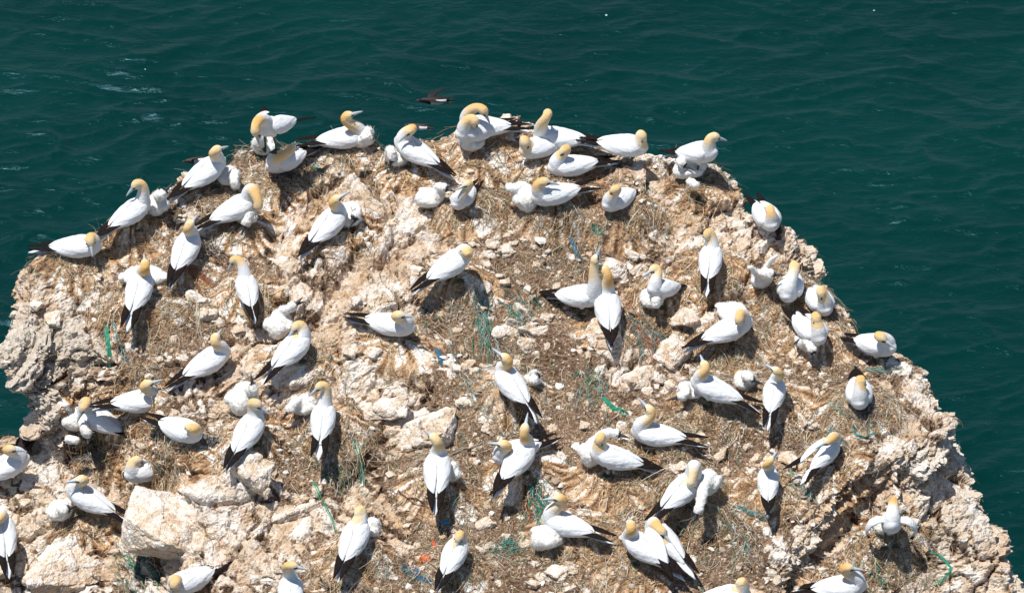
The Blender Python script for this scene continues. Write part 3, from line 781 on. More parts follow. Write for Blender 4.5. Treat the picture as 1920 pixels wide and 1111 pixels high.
def plan_gannet(row):
    key, pose, F, T, C, H, hz, bill, label, op = row
    hc, pitch, hT, hC = POSES[pose]
    hT, hC = op.get('hT', hT), op.get('hc', hC)
    if pose in ('st', 'sb'): hC *= .84
    base, _ = hit(*F)
    z0 = base[2]
    for _ in range(3):
        t3, c3 = at_height(*T, z0 + hT), at_height(*C, z0 + hC)
        d = (c3 - t3)[:2]
        xy = t3[:2] + d * (.57 / .82)
        gz, _n = ground(xy[0], xy[1], base[2])
        z0 = min(max(gz, base[2] - .10), base[2] + .10)
    yaw = math.atan2(d[1], d[0])
    org = np.array([xy[0], xy[1], z0 - .012])
    Hl = local(at_height(*H, z0 + hz), org, yaw)
    if bill[0] == 'd':
        a, e = R(bill[1]), R(bill[2]); bd = np.array([math.cos(a) * math.cos(e), math.sin(a) * math.cos(e), math.sin(e)])
    else:
        bd = unit(local(at_height(bill[0], bill[1], z0 + bill[2]), org, yaw) - Hl)
    hc += op.get('lift', 0.0)
    p = R(pitch); cp, sp = math.cos(p), math.sin(p)
    def tw(s, y, z): return np.array([s * cp - z * sp, y, hc + s * sp + z * cp])
    P0 = tw(.165, 0, .040)
    sc = op.get('sc', 1.0); Hl = Hl / sc
    q = Hl - P0; L = np.linalg.norm(q); lim = .44 if key == 'J1' else .34
    if L > lim: Hl = P0 + q * lim / L
    if L < .13: Hl = P0 + unit(q + np.array([0.02, 0, .08])) * .13
    Hl[2] = max(Hl[2], .07)
    q = Hl - P0; L = np.linalg.norm(q)
    Hb = Hl - bd * .030
    e = unit(bd * .75 + unit(q) * .6)
    P1 = P0 + tw(.7, 0, .55) * 0 + (np.array([cp, 0, sp]) * .55 + np.array([-sp, 0, cp]) * .6) * (.05 + .34 * L) + np.array([0, 0, op.get('up', 0)])
    P2 = Hb - e * (.34 * L)
    return dict(key=key, pose=pose, org=org, yaw=yaw, Hl=Hl, bd=bd, hc=hc, p=p, tw=tw, P0=P0, neck=bez(P0, P1, P2, Hb, 14), label=label, op=op)

def gannet_raw(g):
    tw = g['tw']
    torso = loft([tw(s, 0, z) for s, z in zip(TS, TZ)], TW, TH, (0, 1, 0), 18)
    # breast swell and shoulder yoke keep the neck's root broad
    yoke = ellipsoid(tw(.145, 0, .012), [tw(1, 0, 0) - tw(0, 0, 0), np.array([0, 1, 0]), tw(0, 0, 1) - tw(0, 0, 0)], (.10, .102, .088))
    nk = g['neck']; t = np.linspace(0, 1, len(nk))
    r = .052 * (1 - t) ** 1.5 + .0500
    neck = loft(nk, r, r, (0, 1, 0), 12)
    bd, H = g['bd'], g['Hl']
    side = unit(np.cross((0, 0, 1), bd)) if abs(bd[2]) < .97 else np.array([0, 1.0, 0])
    g['side'], g['hup'] = side, np.cross(bd, side)
    hp = [-.068, -.054, -.026, .006, .036, .060, .078]
    head = loft([H + bd * x for x in hp], [.020, .041, .0555, .0565, .0480, .0315, .014], [.020, .042, .0580, .0585, .0490, .0305, .014], side, 12)
    parts = [torso, yoke, neck, head]
    if g['pose'][0] == 's' and g['pose'] in ('st', 'sb', 'sf'):
        for sg in (-1, 1):
            parts.append(loft([tw(.03, sg * .055, -.03), tw(.02, sg * .06, -.09), tw(.015, sg * .055, -.125)], [.055, .042, .016], [.05, .038, .016], (0, 1, 0), 10))
    return mesh_py("raw", *joined(parts))

WA = [0, .06, .16, .3, .5, .7, .85, .95, 1.0]
def wing_mesh(g, sg, spread=0.0, droop=0.0):
    tw = g['tw']; n, m = 30, 20
    outer, inner = [], []
    for i in range(n):
        a = i / (n - 1)
        s = .205 - .535 * a
        ww = np.interp(a, WA, [.088, .104, .124, .134, .130, .104, .078, .055, .042]); hh = np.interp(a, WA, [.080, .098, .114, .120, .112, .088, .064, .046, .036])
        zc = np.interp(s, TS, TZ)
        top = R(np.interp(a, WA, [58, 40, 22, 6, -5, -5, -4, 0, 8])); bot = R(np.interp(a, WA, [66, 92, 114, 122, 118, 104, 82, 58, 34]))
        for j in range(m):
            b = j / (m - 1); th = top + (bot - top) * b
            lift = .010 + .006 * sg * (a > .2) * (1 - b) + .006 * math.sin(math.pi * b) + .0075 * (((b * 2.6 + a * .9 + .05 * math.sin(a * 30)) % 1.0) - .4) * min(1, a * 3) * min(1, b * 5)
            e = min(1.0, 4 * min(b, 1 - b) + .25) * min(1.0, 6 * min(a, 1 - a) + .3)
            outer.append((s, sg * (ww + lift * e) * math.sin(th), zc + (hh + lift * e) * math.cos(th)))
            inner.append((s, sg * (ww - .012 * e) * math.sin(th), zc + (hh - .012 * e) * math.cos(th)))
    V = outer + inner; o = n * m; F = []
    for i in range(n - 1):
        for j in range(m - 1):
            q = (i * m + j, i * m + j + 1, (i + 1) * m + j + 1, (i + 1) * m + j)
            F.append(q if sg > 0 else q[::-1]); q = tuple(x + o for x in q); F.append(q[::-1] if sg > 0 else q)
    rim = [i * m for i in range(n)] + [(n - 1) * m + j for j in range(1, m)] + [i * m + m - 1 for i in range(n - 2, -1, -1)] + [j for j in range(m - 2, 0, -1)]
    for a, b in zip(rim, rim[1:] + rim[:1]):
        F.append((a, b, b + o, a + o))
    return finish_wing(g, V, F, sg, spread, droop)
def finish_wing(g, V, F, sg, spread, droop):
    V = np.array(V, float)
    if spread:
        pv = np.array([.17, sg * .07, .03]); c, s = math.cos(R(spread) * -sg), math.sin(R(spread) * -sg)
        Q = V - pv
        Q = np.stack([Q[:, 0] * c - Q[:, 1] * s, Q[:, 0] * s + Q[:, 1] * c, Q[:, 2]], 1)
        Q[:, 2] += np.maximum(0, -Q[:, 0]) * math.sin(R(spread)) * .25 - np.abs(Q[:, 1]) * math.sin(R(droop))
        V = Q + pv
    tw = g['tw']
    return mesh_py("wing", [tw(*v) for v in V], F)
def blade(pts, widths, thick, up):
    """a tapering flat feather with real thickness along pts"""
    return loft(pts, widths, [thick] * len(pts), up, 8)
def tip_mesh(g, sg, spread=0.0, droop=0.0):
    x = g['cross'] * sg
    o = g['open']
    pts = [(-.22, sg * .064, .034), (-.30, sg * (.054 + .1 * o), .040), (-.39, sg * (.042 + .5 * o) + x * .3, .042), (-.475, sg * (.026 + o) + x, .042), (-.57, sg * (.012 + 1.6 * o) + x * 2.0, .044)]
    V, F = blade([np.array(p) for p in pts], [.036, .044, .040, .028, .005], .007, (0, 1, 0))
    return finish_wing(g, V, F, sg, spread, droop)

def build_gannet(g, body):
    op = g['op']
    root = empty("gannet", g['org'], g['yaw'])
    root.scale = (op.get('sc', 1.0),) * 3
    tag(root, g['label'], "bird", "gannets nesting on the rock")
    P = coords(body)
    nk = g['neck']; path = np.vstack([nk, g['Hl'] + g['bd'] * .05])
    d, t = dist_path(P, path)
    start = rs.uniform(.18, .36)
    gold = sstep(start, start + .36, t) * (d < .10)
    pale = rs.uniform(.0, .45)
    N = normals(body)
    toward_nape = np.clip(.5 - .5 * (N @ g['bd']) + .25 * (N @ g['hup']), 0, 1)
    deep = np.clip(toward_nape * rs.uniform(.7, 1.0) - pale * .5, 0, 1)
    gold = gold * (1 - .35 * (1 - toward_nape)) * (1 - .25 * pale)
    lore = np.zeros(len(P))
    for sg in (-1, 1):
        a = g['Hl'] + g['bd'] * .066 + g['side'] * sg * .020 - g['hup'] * .002; b = g['Hl'] + g['bd'] * .038 + g['side'] * sg * .044 + g['hup'] * .004
        dd, _ = dist_path(P, np.array([a, b])); lore = np.maximum(lore, 1 - sstep(.009, .016, dd))
    set_attr(body, "gold", gold); set_attr(body, "deep", deep); set_attr(body, "lore", lore)
    body.polygons.foreach_set("use_smooth", np.ones(len(body.polygons), dtype=bool))
    link("body", body, M_WHITE, root)
    H, bd, side, up = g['Hl'], g['bd'], g['side'], g['hup']
    bp = [.052, .074, .102, .138, .172, .192]
    V, F = loft([H + bd * x - up * (.004 + .10 * max(0, x - .12)) for x in bp], [.025, .022, .0175, .0125, .0075, .002], [.027, .024, .0195, .0145, .009, .002], side, 8)
    link("bill", mesh_py("bill", V, F), M_BILL, root)
    for sg in (-1, 1):
        c = H + bd * .034 + side * sg * .0510 + up * .010
        link("eye", mesh_py("eye", *ellipsoid(c, [bd, side, up], (.010, .007, .010), 8, 6)), M_EYE, root)
    g['cross'] = rs.uniform(-.02, .02); g['open'] = rs.uniform(-.012, .045)
    sp = op.get('spread', 0); dr = op.get('droop', 0)
    for sg in (-1, 1):
        s_ = sp if (sp == 0 or g['key'] in ('M3', 'B1') or (sg == (1 if g['key'] in ('M2', 'L5') else -1))) else 0
        if op.get('armwing'):
            tw = g['tw']
            V, F = blade([tw(x, sg * y, z) for x, y, z in ((.13, .06, .05), (.18, .15, .06), (.16, .23, .01), (.08, .265, -.08), (-.02, .25, -.17))], [.05, .06, .055, .045, .012], .018, (1, 0, 0))
            w = link("wing", mesh_py("wing", V, F), M_WING, root)
            V, F = blade([tw(x, sg * y, z) for x, y, z in ((.03, .255, -.12), (-.05, .245, -.19), (-.12, .22, -.22))], [.035, .028, .006], .007, (1, 0, 0))
            link("wing_tip", mesh_py("wing_tip", V, F), M_BLACK, w)
            continue
        w = link("wing", wing_mesh(g, sg, s_ + rs.uniform(0, 2.0), dr), M_WING, root)
        link("wing_tip", tip_mesh(g, sg, s_, dr), M_BLACK, w)
    tw = g['tw']
    V, F = blade([tw(s, 0, z) for s, z in ((-.28, -.012), (-.36, -.012), (-.44, -.016), (-.51, -.024), (-.57, -.032))], [.044, .056, .046, .026, .004], .009, (0, 1, 0))
    link("tail", mesh_py("tail", V, F), M_WING, root)
    if g['pose'] in ('st', 'sb', 'sf'):
        c, s = math.cos(g['yaw']), math.sin(g['yaw'])
        for sg in (-1, 1):
            lx, ly = .035 + .02 * sg * rs.uniform(-1, 1), sg * .062
            wx, wy = g['org'][0] + lx * c - ly * s, g['org'][1] + lx * s + ly * c
            gz, _n = ground(wx, wy, g['org'][2]); z = min(max(gz - g['org'][2], -.10), .08) + .004
            V1, F1 = loft([tw(.015, sg * .055, -.10), (lx - .02, ly, z + .07), (lx - .018, ly, z + .012)], [.014, .011, .012], [.014, .011, .012], (0, 1, 0), 8)
            toes = [(V1, F1)]
            V2 = []; heel = np.array([lx - .035, ly, z + .006])
            ring = [heel] + [np.array([lx + .075 * math.cos(a), ly + .075 * math.sin(a) * 1.0, z + .004]) for a in (R(-34), R(-17), R(0), R(17), R(34))]
            top = [p + np.array([0, 0, .010]) for p in ring]
            nn = len(ring); F2 = [tuple(range(nn)), tuple(range(2 * nn - 1, nn - 1, -1))] + [(i, i + nn, (i + 1) % nn + nn, (i + 1) % nn) for i in range(nn)]
            toes.append((ring + top, F2))
            for a in (R(-34), R(0), R(34)):
                toes.append(loft([heel + (0, 0, .006), np.array([lx + .085 * math.cos(a), ly + .085 * math.sin(a), z + .008])], [.007, .004], [.007, .004], (0, 0, 1), 6))
            link("leg", mesh_py("leg", *joined(toes), smooth=False), M_LEG, root)
    return root

def plan_chick(row):
    key, F, C, L, W, H, hz, bill, label, op = row
    base, _ = hit(*F)
    up_off = W * .35
    a, b = at_height(*F, base[2] + .05), at_height(*C, base[2] + .05)
    yaw = math.atan2(b[1] - a[1], b[0] - a[0])
    fwd = np.array([0, 1.0, 0]) * .0
    org = base + np.array([0, W * .36, 0])            # the visible foot of the chick is its near side
    gz, _n = ground(org[0], org[1], base[2])
    org[2] = min(max(gz, base[2] - .05), base[2] + .24) - .01
    z0 = org[2]
    Hl = local(at_height(*H, z0 + hz), org, yaw)
    if bill[0] == 'd':
        t, e = R(bill[1]), R(bill[2]); bd = np.array([math.cos(t) * math.cos(e), math.sin(t) * math.cos(e), math.sin(e)])
    else:
        bd = unit(local(at_height(bill[0], bill[1], z0 + bill[2]), org, yaw) - Hl)
    q = Hl - np.array([L * .15, 0, hz * .5]); m = L * .5 + .20
    if np.linalg.norm(q) > m: Hl = np.array([L * .15, 0, hz * .5]) + q * m / np.linalg.norm(q)
    Hl[2] = max(Hl[2], .05)
    return dict(key=key, org=org, yaw=yaw, L=L, W=W, h=op.get('h', .22), Hl=Hl, bd=bd, label=label, op=op)

def chick_raw(g):
    L, W, h, op = g['L'], g['W'], g['h'], g['op']
    I = np.eye(3)
    parts = [ellipsoid(np.array([-.02, 0, h * .46]), I, (L * .50, W * .50, h * .50)), ellipsoid(np.array([L * .16, 0, h * .55]), I, (L * .32, W * .42, h * .46)),
             ellipsoid(np.array([-L * .30, 0, h * .36]), I, (L * .24, W * .32, h * .34))]
    for sg in (-1, 1):
        ax = np.array([[.95, sg * -.1, -.28], [0, 1, 0], [.28, 0, .95]])
        parts.append(ellipsoid(np.array([-L * .06, sg * W * .46, h * .50]), ax, (L * .33, .045, h * .24), 12, 8))
    def capsule(a, b, r0, r1):
        t = np.linspace(0, 1, 7); rr = r0 + (r1 - r0) * t; rr[0] *= .5; rr[-1] *= .55
        return loft(a + (b - a) * t[:, None], rr, rr, (.1, 1, .2), 10)
    if not op.get('nohead'):
        H, bd = g['Hl'], g['bd']
        side = unit(np.cross((0, 0, 1), bd)) if abs(bd[2]) < .97 else np.array([0, 1.0, 0])
        up = np.cross(bd, side); g['side'], g['hup'] = side, up
        parts.append(ellipsoid(H, [bd, side, up], (.068, .058, .058)))
        nk = bez(np.array([L * .20, 0, h * .6]), np.array([L * .32, 0, h * .95]), H - bd * .09 + np.array([0, 0, .0]), H - bd * .02, 8)
        parts.append(loft(nk, np.linspace(.075, .047, 8), np.linspace(.075, .047, 8), (0, 1, 0), 10))
    for (u, v, z) in op.get('arms', []):
        e = local(at_height(u, v, g['org'][2] + z), g['org'], g['yaw']); s0 = np.array([0, W * .35 * np.sign(e[1] + 1e-6), h * .8])
        mid = (s0 + e) / 2 + np.array([0, 0, .05])
        parts.append(loft(bez(s0, mid, mid + (e - s0) * .2, e, 9), np.linspace(.045, .024, 9), np.linspace(.04, .018, 9), (0, 1, 0), 10))
    for (a, b) in op.get('wings', []):
        a3, b3 = [local(at_height(*q, g['org'][2] + .12), g['org'], g['yaw']) for q in (a, b)]
        parts.append(capsule(a3, b3, .052, .046))
    return mesh_py("raw", *joined(parts))

def build_chick(g, body):
    op = g['op']
    root = empty("gannet_chick", g['org'], g['yaw'])
    tag(root, g['label'], "chick", "downy gannet chicks on the rock")
    P = coords(body); N = normals(body)
    off = np.array([hash(g['key']) % 7 * 3.1 if False else sum(map(ord, g['key'])) * .37, 0, 0])
    disp = (fbm(P + off, 16, 3, 501) - .5) * .016 + (fbm(P + off, 55, 2, 502) - .5) * .016
    P = P + N * disp[:, None]
    body.vertices.foreach_set("co", P.astype(np.float32).ravel())
    lore = np.zeros(len(P))
    dk = op.get('dark', 0.42)
    if not op.get('nohead'):
        c = g['Hl'] + g['bd'] * .056
        lore = 1 - sstep(.022 + .034 * dk, .034 + .040 * dk, np.linalg.norm(P - c, axis=1))
    set_attr(body, "lore", lore)
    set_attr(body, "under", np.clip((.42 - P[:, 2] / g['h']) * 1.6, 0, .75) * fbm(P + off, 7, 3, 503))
    body.polygons.foreach_set("use_smooth", np.ones(len(body.polygons), dtype=bool))
    body.update()
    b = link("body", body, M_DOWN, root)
    # wisps of down standing off the body
    r = np.random.RandomState(len(P)); idx = r.randint(0, len(P), 420); V = []; F = []
    for i in idx:
        if lore[i] > .3: continue
        nrm = unit(N[i] + r.normal(0, .55, 3)); ln = r.uniform(.014, .034); sd = unit(np.cross(nrm, r.normal(0, 1, 3))) * .0028; s2 = np.cross(nrm, sd)
        q = len(V); V += [P[i] + sd, P[i] - sd * .5 + s2 * .87, P[i] - sd * .5 - s2 * .87, P[i] + nrm * ln]
        F += [(q, q + 1, q + 3), (q + 1, q + 2, q + 3), (q + 2, q, q + 3)]
    me = mesh_py("down", V, F)
    for nme in ("lore", "under"): set_attr(me, nme, np.zeros(len(V)))
    tag(link("down", me, M_DOWN, b), kind="stuff")
    if not op.get('nohead'):
        H, bd, side, up = g['Hl'], g['bd'], g['side'], g['hup']
        for gp in ((.35, -.35) if op.get('gape') else (0,)):
            b2 = unit(bd + up * gp); st = H + bd * .054
            bp = [0, .026, .060, .095, .118]
            V, F = loft([st + b2 * x for x in bp], [.021, .018, .013, .007, .0015], [.021, .018, .014, .008, .002], side, 8)
            link("bill", mesh_py("bill", V, F), M_DARKBILL, root)
        for sg in (-1, 1):
            link("eye", mesh_py("eye", *ellipsoid(H + bd * .025 + side * sg * .047 + up * .012, [bd, side, up], (.008, .008, .008), 8, 6)), M_EYE, root)
    if op.get('feet'):
        for sg in (-1, 1):
            c = np.array([g['L'] * .30, sg * .06, .012])
            ring = [c + np.array([-.05, 0, 0])] + [c + np.array([.055 * math.cos(a), .055 * math.sin(a), -.004]) for a in (R(-38), R(0), R(38))]
            V = ring + [p + np.array([0, 0, .012]) for p in ring]; n = 4
            F = [(0, 1, 2, 3), (7, 6, 5, 4)] + [(i, i + n, (i + 1) % n + n, (i + 1) % n) for i in range(n)]
            link("foot", mesh_py("foot", V, F, False), M_LEG, root)
    for (u, v, z) in op.get('arm_dark', []):
        e = local(at_height(u, v, g['org'][2] + z), g['org'], g['yaw'])
        s0 = np.array([-.02, .05 * np.sign(e[1] + 1e-6), .12])
        V, F = loft(bez(s0, s0 + (0, 0, .05), (s0 + e) / 2 + (0, 0, .04), e, 8), np.linspace(.03, .012, 8), np.linspace(.022, .008, 8), (0, 1, 0), 8)
        link("wing", mesh_py("wing", V, F), M_DARKBILL, root)
    return root

GP = [plan_gannet(g) for g in GANNETS]
CP = [plan_chick(c) for c in CHICKS]
bodies = remeshed([(gannet_raw(g), .0115, 5) for g in GP] + [(chick_raw(c), .014, 3) for c in CP])
for g, b in zip(GP, bodies): build_gannet(g, b)
for c, b in zip(CP, bodies[len(GP):]): build_chick(c, b)
# ------------------------------------------------------------------ nests, loose stones, boulders, straw, netting, the other seabirds
rn = np.random.RandomState(5)
M_STRAW = tinted("dry_straw", 0.9, 0.1, 0.3, 80)
M_CHIP = tinted("limestone_chips", 0.95, 0.1, 0.35, 45)
M_ROPE = tinted("weathered_netting", 0.8, 0.2, 0.35, 120)
STRAW = np.array([(.42, .30, .17), (.22, .14, .08), (.60, .49, .33), (.33, .28, .22), (.13, .085, .055), (.70, .63, .52), (.37, .22, .12)])

def strands(P, W, C):
    """many thin three-sided stalks in one mesh: P (n, k, 3) points, W (n,) radii, C (n, 3) tints"""
    n, k, _ = P.shape
    T = np.gradient(P, axis=1); T /= np.linalg.norm(T, axis=2, keepdims=True) + 1e-9
    s = np.cross(T, np.array([0.13, 0.21, 1.0])); s /= np.linalg.norm(s, axis=2, keepdims=True) + 1e-9
    u = np.cross(s, T)
    taper = np.linspace(1, .45, k)[None, :, None] * W[:, None, None]
    R3 = [P + (s * math.cos(a) + u * math.sin(a)) * taper for a in (0.5, 0.5 + 2 * math.pi / 3, 0.5 + 4 * math.pi / 3)]
    V = np.stack(R3, 2).reshape(-1, 3)
    b = (np.arange(n)[:, None] * k + np.arange(k - 1)[None, :]).ravel() * 3
    F = np.concatenate([np.stack([b + j, b + (j + 1) % 3, b + 3 + (j + 1) % 3, b + 3 + j], 1) for j in range(3)])
    return V, F, np.repeat(C, k * 3, 0)
def tangent_walk(p, nrm, dirs, ln, k=4, curl=.5, lift=.012):
    """stalk points that lie along the local ground plane"""
    n = len(p)
    d = dirs - nrm * np.sum(dirs * nrm, 1, keepdims=True); d /= np.linalg.norm(d, axis=1, keepdims=True) + 1e-9
    side = np.cross(nrm, d); c = rn.normal(0, curl, n)[:, None]
    t = np.linspace(0, 1, k)
    out = [p + d * (ln * x)[:, None] + side * (c * (ln * x * x)[:, None]) + nrm * (lift + (np.sin(math.pi * x) * .018 * rn.rand(n)))[:, None] for x in t]
    return np.stack(out, 1)

# straw trodden over the whole rock: nobody could count it
def build_straw(n=30000):
    u, v = project(TP)
    w = (0.10 + (1 - TROCK) * 0.8 + TNEST * 0.35) * (u > -80) * (u < 2000) * (v < 1180) * (TN[:, 2] > 0.2) * (TP[:, 2] > -3)
    clump = fbm(TP, 1.5, 3, 801)
    w = w * (.12 + sstep(.38, .60, clump))
    idx = rn.choice(len(TP), n, p=w / w.sum())
    p, nr = TP[idx], TN[idx]
    dirs = rn.normal(0, 1, (n, 3)); dirs[:, 1] -= .7; dirs[:, 2] -= .5
    ln = rn.gamma(3.0, .035, n) + .03
    C = STRAW[rn.choice(len(STRAW), n, p=[.18, .22, .15, .20, .11, .07, .07])] * rn.uniform(.7, 1.25, (n, 1))
    g = rn.rand(n) < .045; C[g] = np.array([.05, .24, .19]) * rn.uniform(.6, 1.3, (g.sum(), 1))
    V, F, CC = strands(tangent_walk(p, nr, dirs, ln), rn.uniform(.0018, .0042, n), C)
    me = mesh_np("straw", V, F, False); set_col(me, "tint", CC)
    tag(link("straw", me, M_STRAW), kind="stuff")
build_straw()

# rubble: thumb-sized chips
ICO = None
def chip_base():
    bm = bmesh.new(); bmesh.ops.create_icosphere(bm, subdivisions=1, radius=1)
    V = np.array([v.co[:] for v in bm.verts]); F = np.array([[v.index for v in f.verts] for f in bm.faces]); bm.free()
    return V, F
def build_rubble(n=1500):
    u, v = project(TP)
    w = (0.25 + (1 - TROCK)) * (1 - .6 * TNEST) * (u > -80) * (u < 2000) * (v < 1180) * (TN[:, 2] > .45) * (TP[:, 2] > -3) * sstep(.36, .6, fbm(TP, 2.1, 3, 811))
    idx = rn.choice(len(TP), n, p=w / w.sum())
    B, F = chip_base(); m = len(B)
    sz = np.minimum(rn.gamma(2.2, .0085, n) + .010, .06)
    sc = rn.uniform(.55, 1.25, (n, 1, 3)) * np.array([1, 1, .6]) * sz[:, None, None]
    jit = rn.uniform(.62, 1.2, (n, m, 1))
    V = B[None] * jit * sc
    a = rn.uniform(0, 6.28, n); c, s = np.cos(a)[:, None], np.sin(a)[:, None]; t = rn.normal(0, .4, (n, 1))
    x, y, z = V[..., 0], V[..., 1], V[..., 2]
    y, z = y * np.cos(t) - z * np.sin(t), y * np.sin(t) + z * np.cos(t)
    x, y = x * c - y * s, x * s + y * c
    V = np.stack([x, y, z], -1) + TP[idx][:, None] + np.array([0, 0, .2]) * sz[:, None, None]
    FF = (F[None] + (np.arange(n) * m)[:, None, None]).reshape(-1, 3)
    pal = np.array([(.58, .49, .38), (.72, .68, .62), (.44, .33, .22), (.34, .26, .19), (.52, .37, .23)])
    C = pal[rn.choice(5, n, p=[.3, .25, .2, .15, .1])] * rn.uniform(.8, 1.12, (n, 1))
    me = mesh_np("rubble", V.reshape(-1, 3), FF, False); set_col(me, "tint", np.repeat(C, m, 0))
    tag(link("rubble", me, M_CHIP), kind="stuff")
build_rubble()

# boulders and stones: broken limestone
def stone_raw(seed, dims, npts=13):
    r = np.random.RandomState(seed)
    bm = bmesh.new()
    for _ in range(npts):
        q = unit(r.normal(0, 1, 3)); q = np.sign(q) * np.abs(q) ** .7
        q = q / np.max(np.abs(q)) * r.uniform(.75, 1.0) if r.rand() < .6 else unit(q) * r.uniform(.8, 1.0)
        bm.verts.new(np.array(q) * np.array(dims) * .5)
    bmesh.ops.convex_hull(bm, input=bm.verts)
    bmesh.ops.delete(bm, geom=[v for v in bm.verts if not v.link_faces], context='VERTS')
    me = bpy.data.meshes.new("raw"); bm.to_mesh(me); bm.free()
    return me
def rock_finish(me, seed, rough, rocky=.95):
    P = coords(me); N = normals(me); off = np.array([seed * 3.7, seed * 1.3, 0])
    crand = np.zeros(len(P)); d = np.zeros(len(P)); Q = (P + off) * np.array([1, 1, 1.9])
    for sc, amp, wt in ((3.4, .06, .4), (9, .022, .3), (22, .008, .3)):
        f1, f2, o, rnd = worley(Q * sc, seed + 3)
        d += (rnd[0] - .5) * amp + (o[:, 0] * (rnd[1] - .5) + o[:, 2] * (rnd[2] - .5)) * amp - .35 * amp * (1 - sstep(0, .15, f2 - f1)); crand += wt * rnd[0]
    d += (fbm(P + off, 6, 4, 17) - .5) * .045
    P = P + N * (d * rough)[:, None]
    me.vertices.foreach_set("co", P.astype(np.float32).ravel())
    set_attr(me, "rocky", np.full(len(P), rocky)); set_attr(me, "nest", np.zeros(len(P))); set_attr(me, "crand", np.clip(crand + .15, 0, 1)); set_attr(me, "streak", np.full(len(P), .5))
    me.polygons.foreach_set("use_smooth", np.zeros(len(me.polygons), dtype=bool)); me.update()

BOULDERS = [  # pixel centre, width, depth, height in metres, turn, tilt, label
 (322, 1008, 1.10, 1.15, .60, 25, 2, "great cream boulder with a cracked underside, largest loose block"),
 (450, 895, .76, .60, .36, -10, -6, "wide boulder with dark undercut edge below the skyward-looking chick"),
 (805, 812, .62, .50, .32, 8, 4, "angular grey-tan boulder right above the slim gannet's head"),
 (1138, 632, .50, .56, .26, -15, -10, "whitewashed square boulder under the gannet pair pointing skyward"),
 (1206, 712, .58, .46, .34, 20, 0, "knobbly cream boulder with a hollow beside it, below blue netting"),
 (1262, 668, .40, .48, .34, 40, 0, "rounded boulder between the netting and the turned-away gannet"),
 (1276, 590, .28, .56, .26, 18, -14, "tan slab standing beside the black-faced chick's nest"),
 (1148, 520, .34, .34, .30, 0, 0, "grey rounded boulder just behind the breast to breast pair"),
 (940, 630, .46, .20, .16, 38, 0, "plank-like split rock beside the teal tangle"),
 (988, 650, .28, .22, .16, 10, 0, "pale stone near the lone gannet with buff head"),
 (397, 596, .30, .26, .24, 0, 0, "round pale stone above the bright orange-headed gannet"),
 (566, 716, .84, .34, .24, 14, -4, "long flat slab with dark gap above the bowing gannet"),
 (716, 772, .56, .30, .24, -8, 0, "low ledge stone with a black hollow on its near side"),
 (880, 690, .24, .22, .18, 15, 0, "small cracked block on the brown slope, near blue scraps"),
 (908, 985, .24, .20, .14, 30, 0, "bright triangular stone above the plump sleeping gannet"),
 (776, 513, .18, .16, .14, 0, 0, "small square block below the lone gannet's tail"),
 (786, 752, .34, .22, .14, -20, 0, "pale wedge-shaped stone above the angular grey boulder"),
 (560, 975, .60, .36, .22, 6, -4, "layered ledge block beside the great boulder's gap"),
 (120, 1070, 1.0, .7, .36, 10, -6, "broad flat block at the bottom corner below the black-masked chick"),
 (160, 902, .52, .36, .20, -14, -6, "flat tan slab behind the level-billed gannet's head"),
 (870, 757, .28, .2, .13, 24, 0, "pale broken stone on brown soil above the mated pair"),
 (700, 668, .26, .20, .13, -30, 0, "leaf-shaped pale stone below the gannet sitting alone"),
 (985, 1022, .22, .16, .12, 0, 0, "small stone buried in green netting scraps"),
 (1385, 905, .2, .16, .1, 0, 0, "lone pale stone on the brown slope by blue twine"),
]
HULLS = [stone_raw(40 + i, (.22, .19, .13), 11) for i in range(8)]
raws = remeshed([(stone_raw(100 + i, [1.12 * q for q in b[2:5]]), .018, 1) for i, b in enumerate(BOULDERS)] + [(h, .011, 0) for h in HULLS])
for i, (b, me) in enumerate(zip(BOULDERS, raws)):
    rock_finish(me, 100 + i, .42 if i == 0 else (.68 if max(b[2:4]) > .4 else .5))
    q, nr = hit(b[0], b[1])
    o = link("boulder", me, M_ROCK)
    o.location = q + np.array([0, b[4] * .10, 0]) + np.array([0, 0, b[4] * .16 - .02])
    o.rotation_euler = (R(b[6]) + R(10), R(rn.uniform(-6, 6)), R(b[5]))
    tag(o, b[7], "boulder")
STONES = raws[len(BOULDERS):]
for i, me in enumerate(STONES): rock_finish(me, 60 + i, .45, .9)
def scatter_stones(n=120):
    u, v = project(TP)
    w = (0.3 + (1 - TROCK)) * (1 - .85 * TNEST) * (u > 10) * (u < 1900) * (v < 1105) * (TN[:, 2] > .6) * (TP[:, 2] > -3) * sstep(.42, .62, fbm(TP, 1.2, 3, 821))
    for g in GP + CP:
        w = w * (np.hypot(TP[:, 0] - g['org'][0], TP[:, 1] - g['org'][1]) > .30)
    idx = rn.choice(len(TP), n, p=w / w.sum())
    first = set()
    for j, i in enumerate(idx):
        o = link("stone", STONES[j % 8]) if j < 8 else STONE_OBS[j % 8].copy()
        if j < 8: o.data.materials.append(M_ROCK); STONE_OBS.append(o)
        else: COL.objects.link(o)
        s = min(.45 + rn.gamma(2.0, .22), 1.5)
        o.location = TP[i] + np.array([0, 0, .012 * s]); o.scale = (s, s * rn.uniform(.75, 1.2), s * rn.uniform(.7, 1.1))
        o.rotation_euler = (rn.normal(0, .3), rn.normal(0, .3), rn.uniform(0, 6.28))
        tag(o, "loose pale limestone chunk lying among straw and soil between the nests", "stone", "loose limestone chunks between the nests")
STONE_OBS = []
scatter_stones()

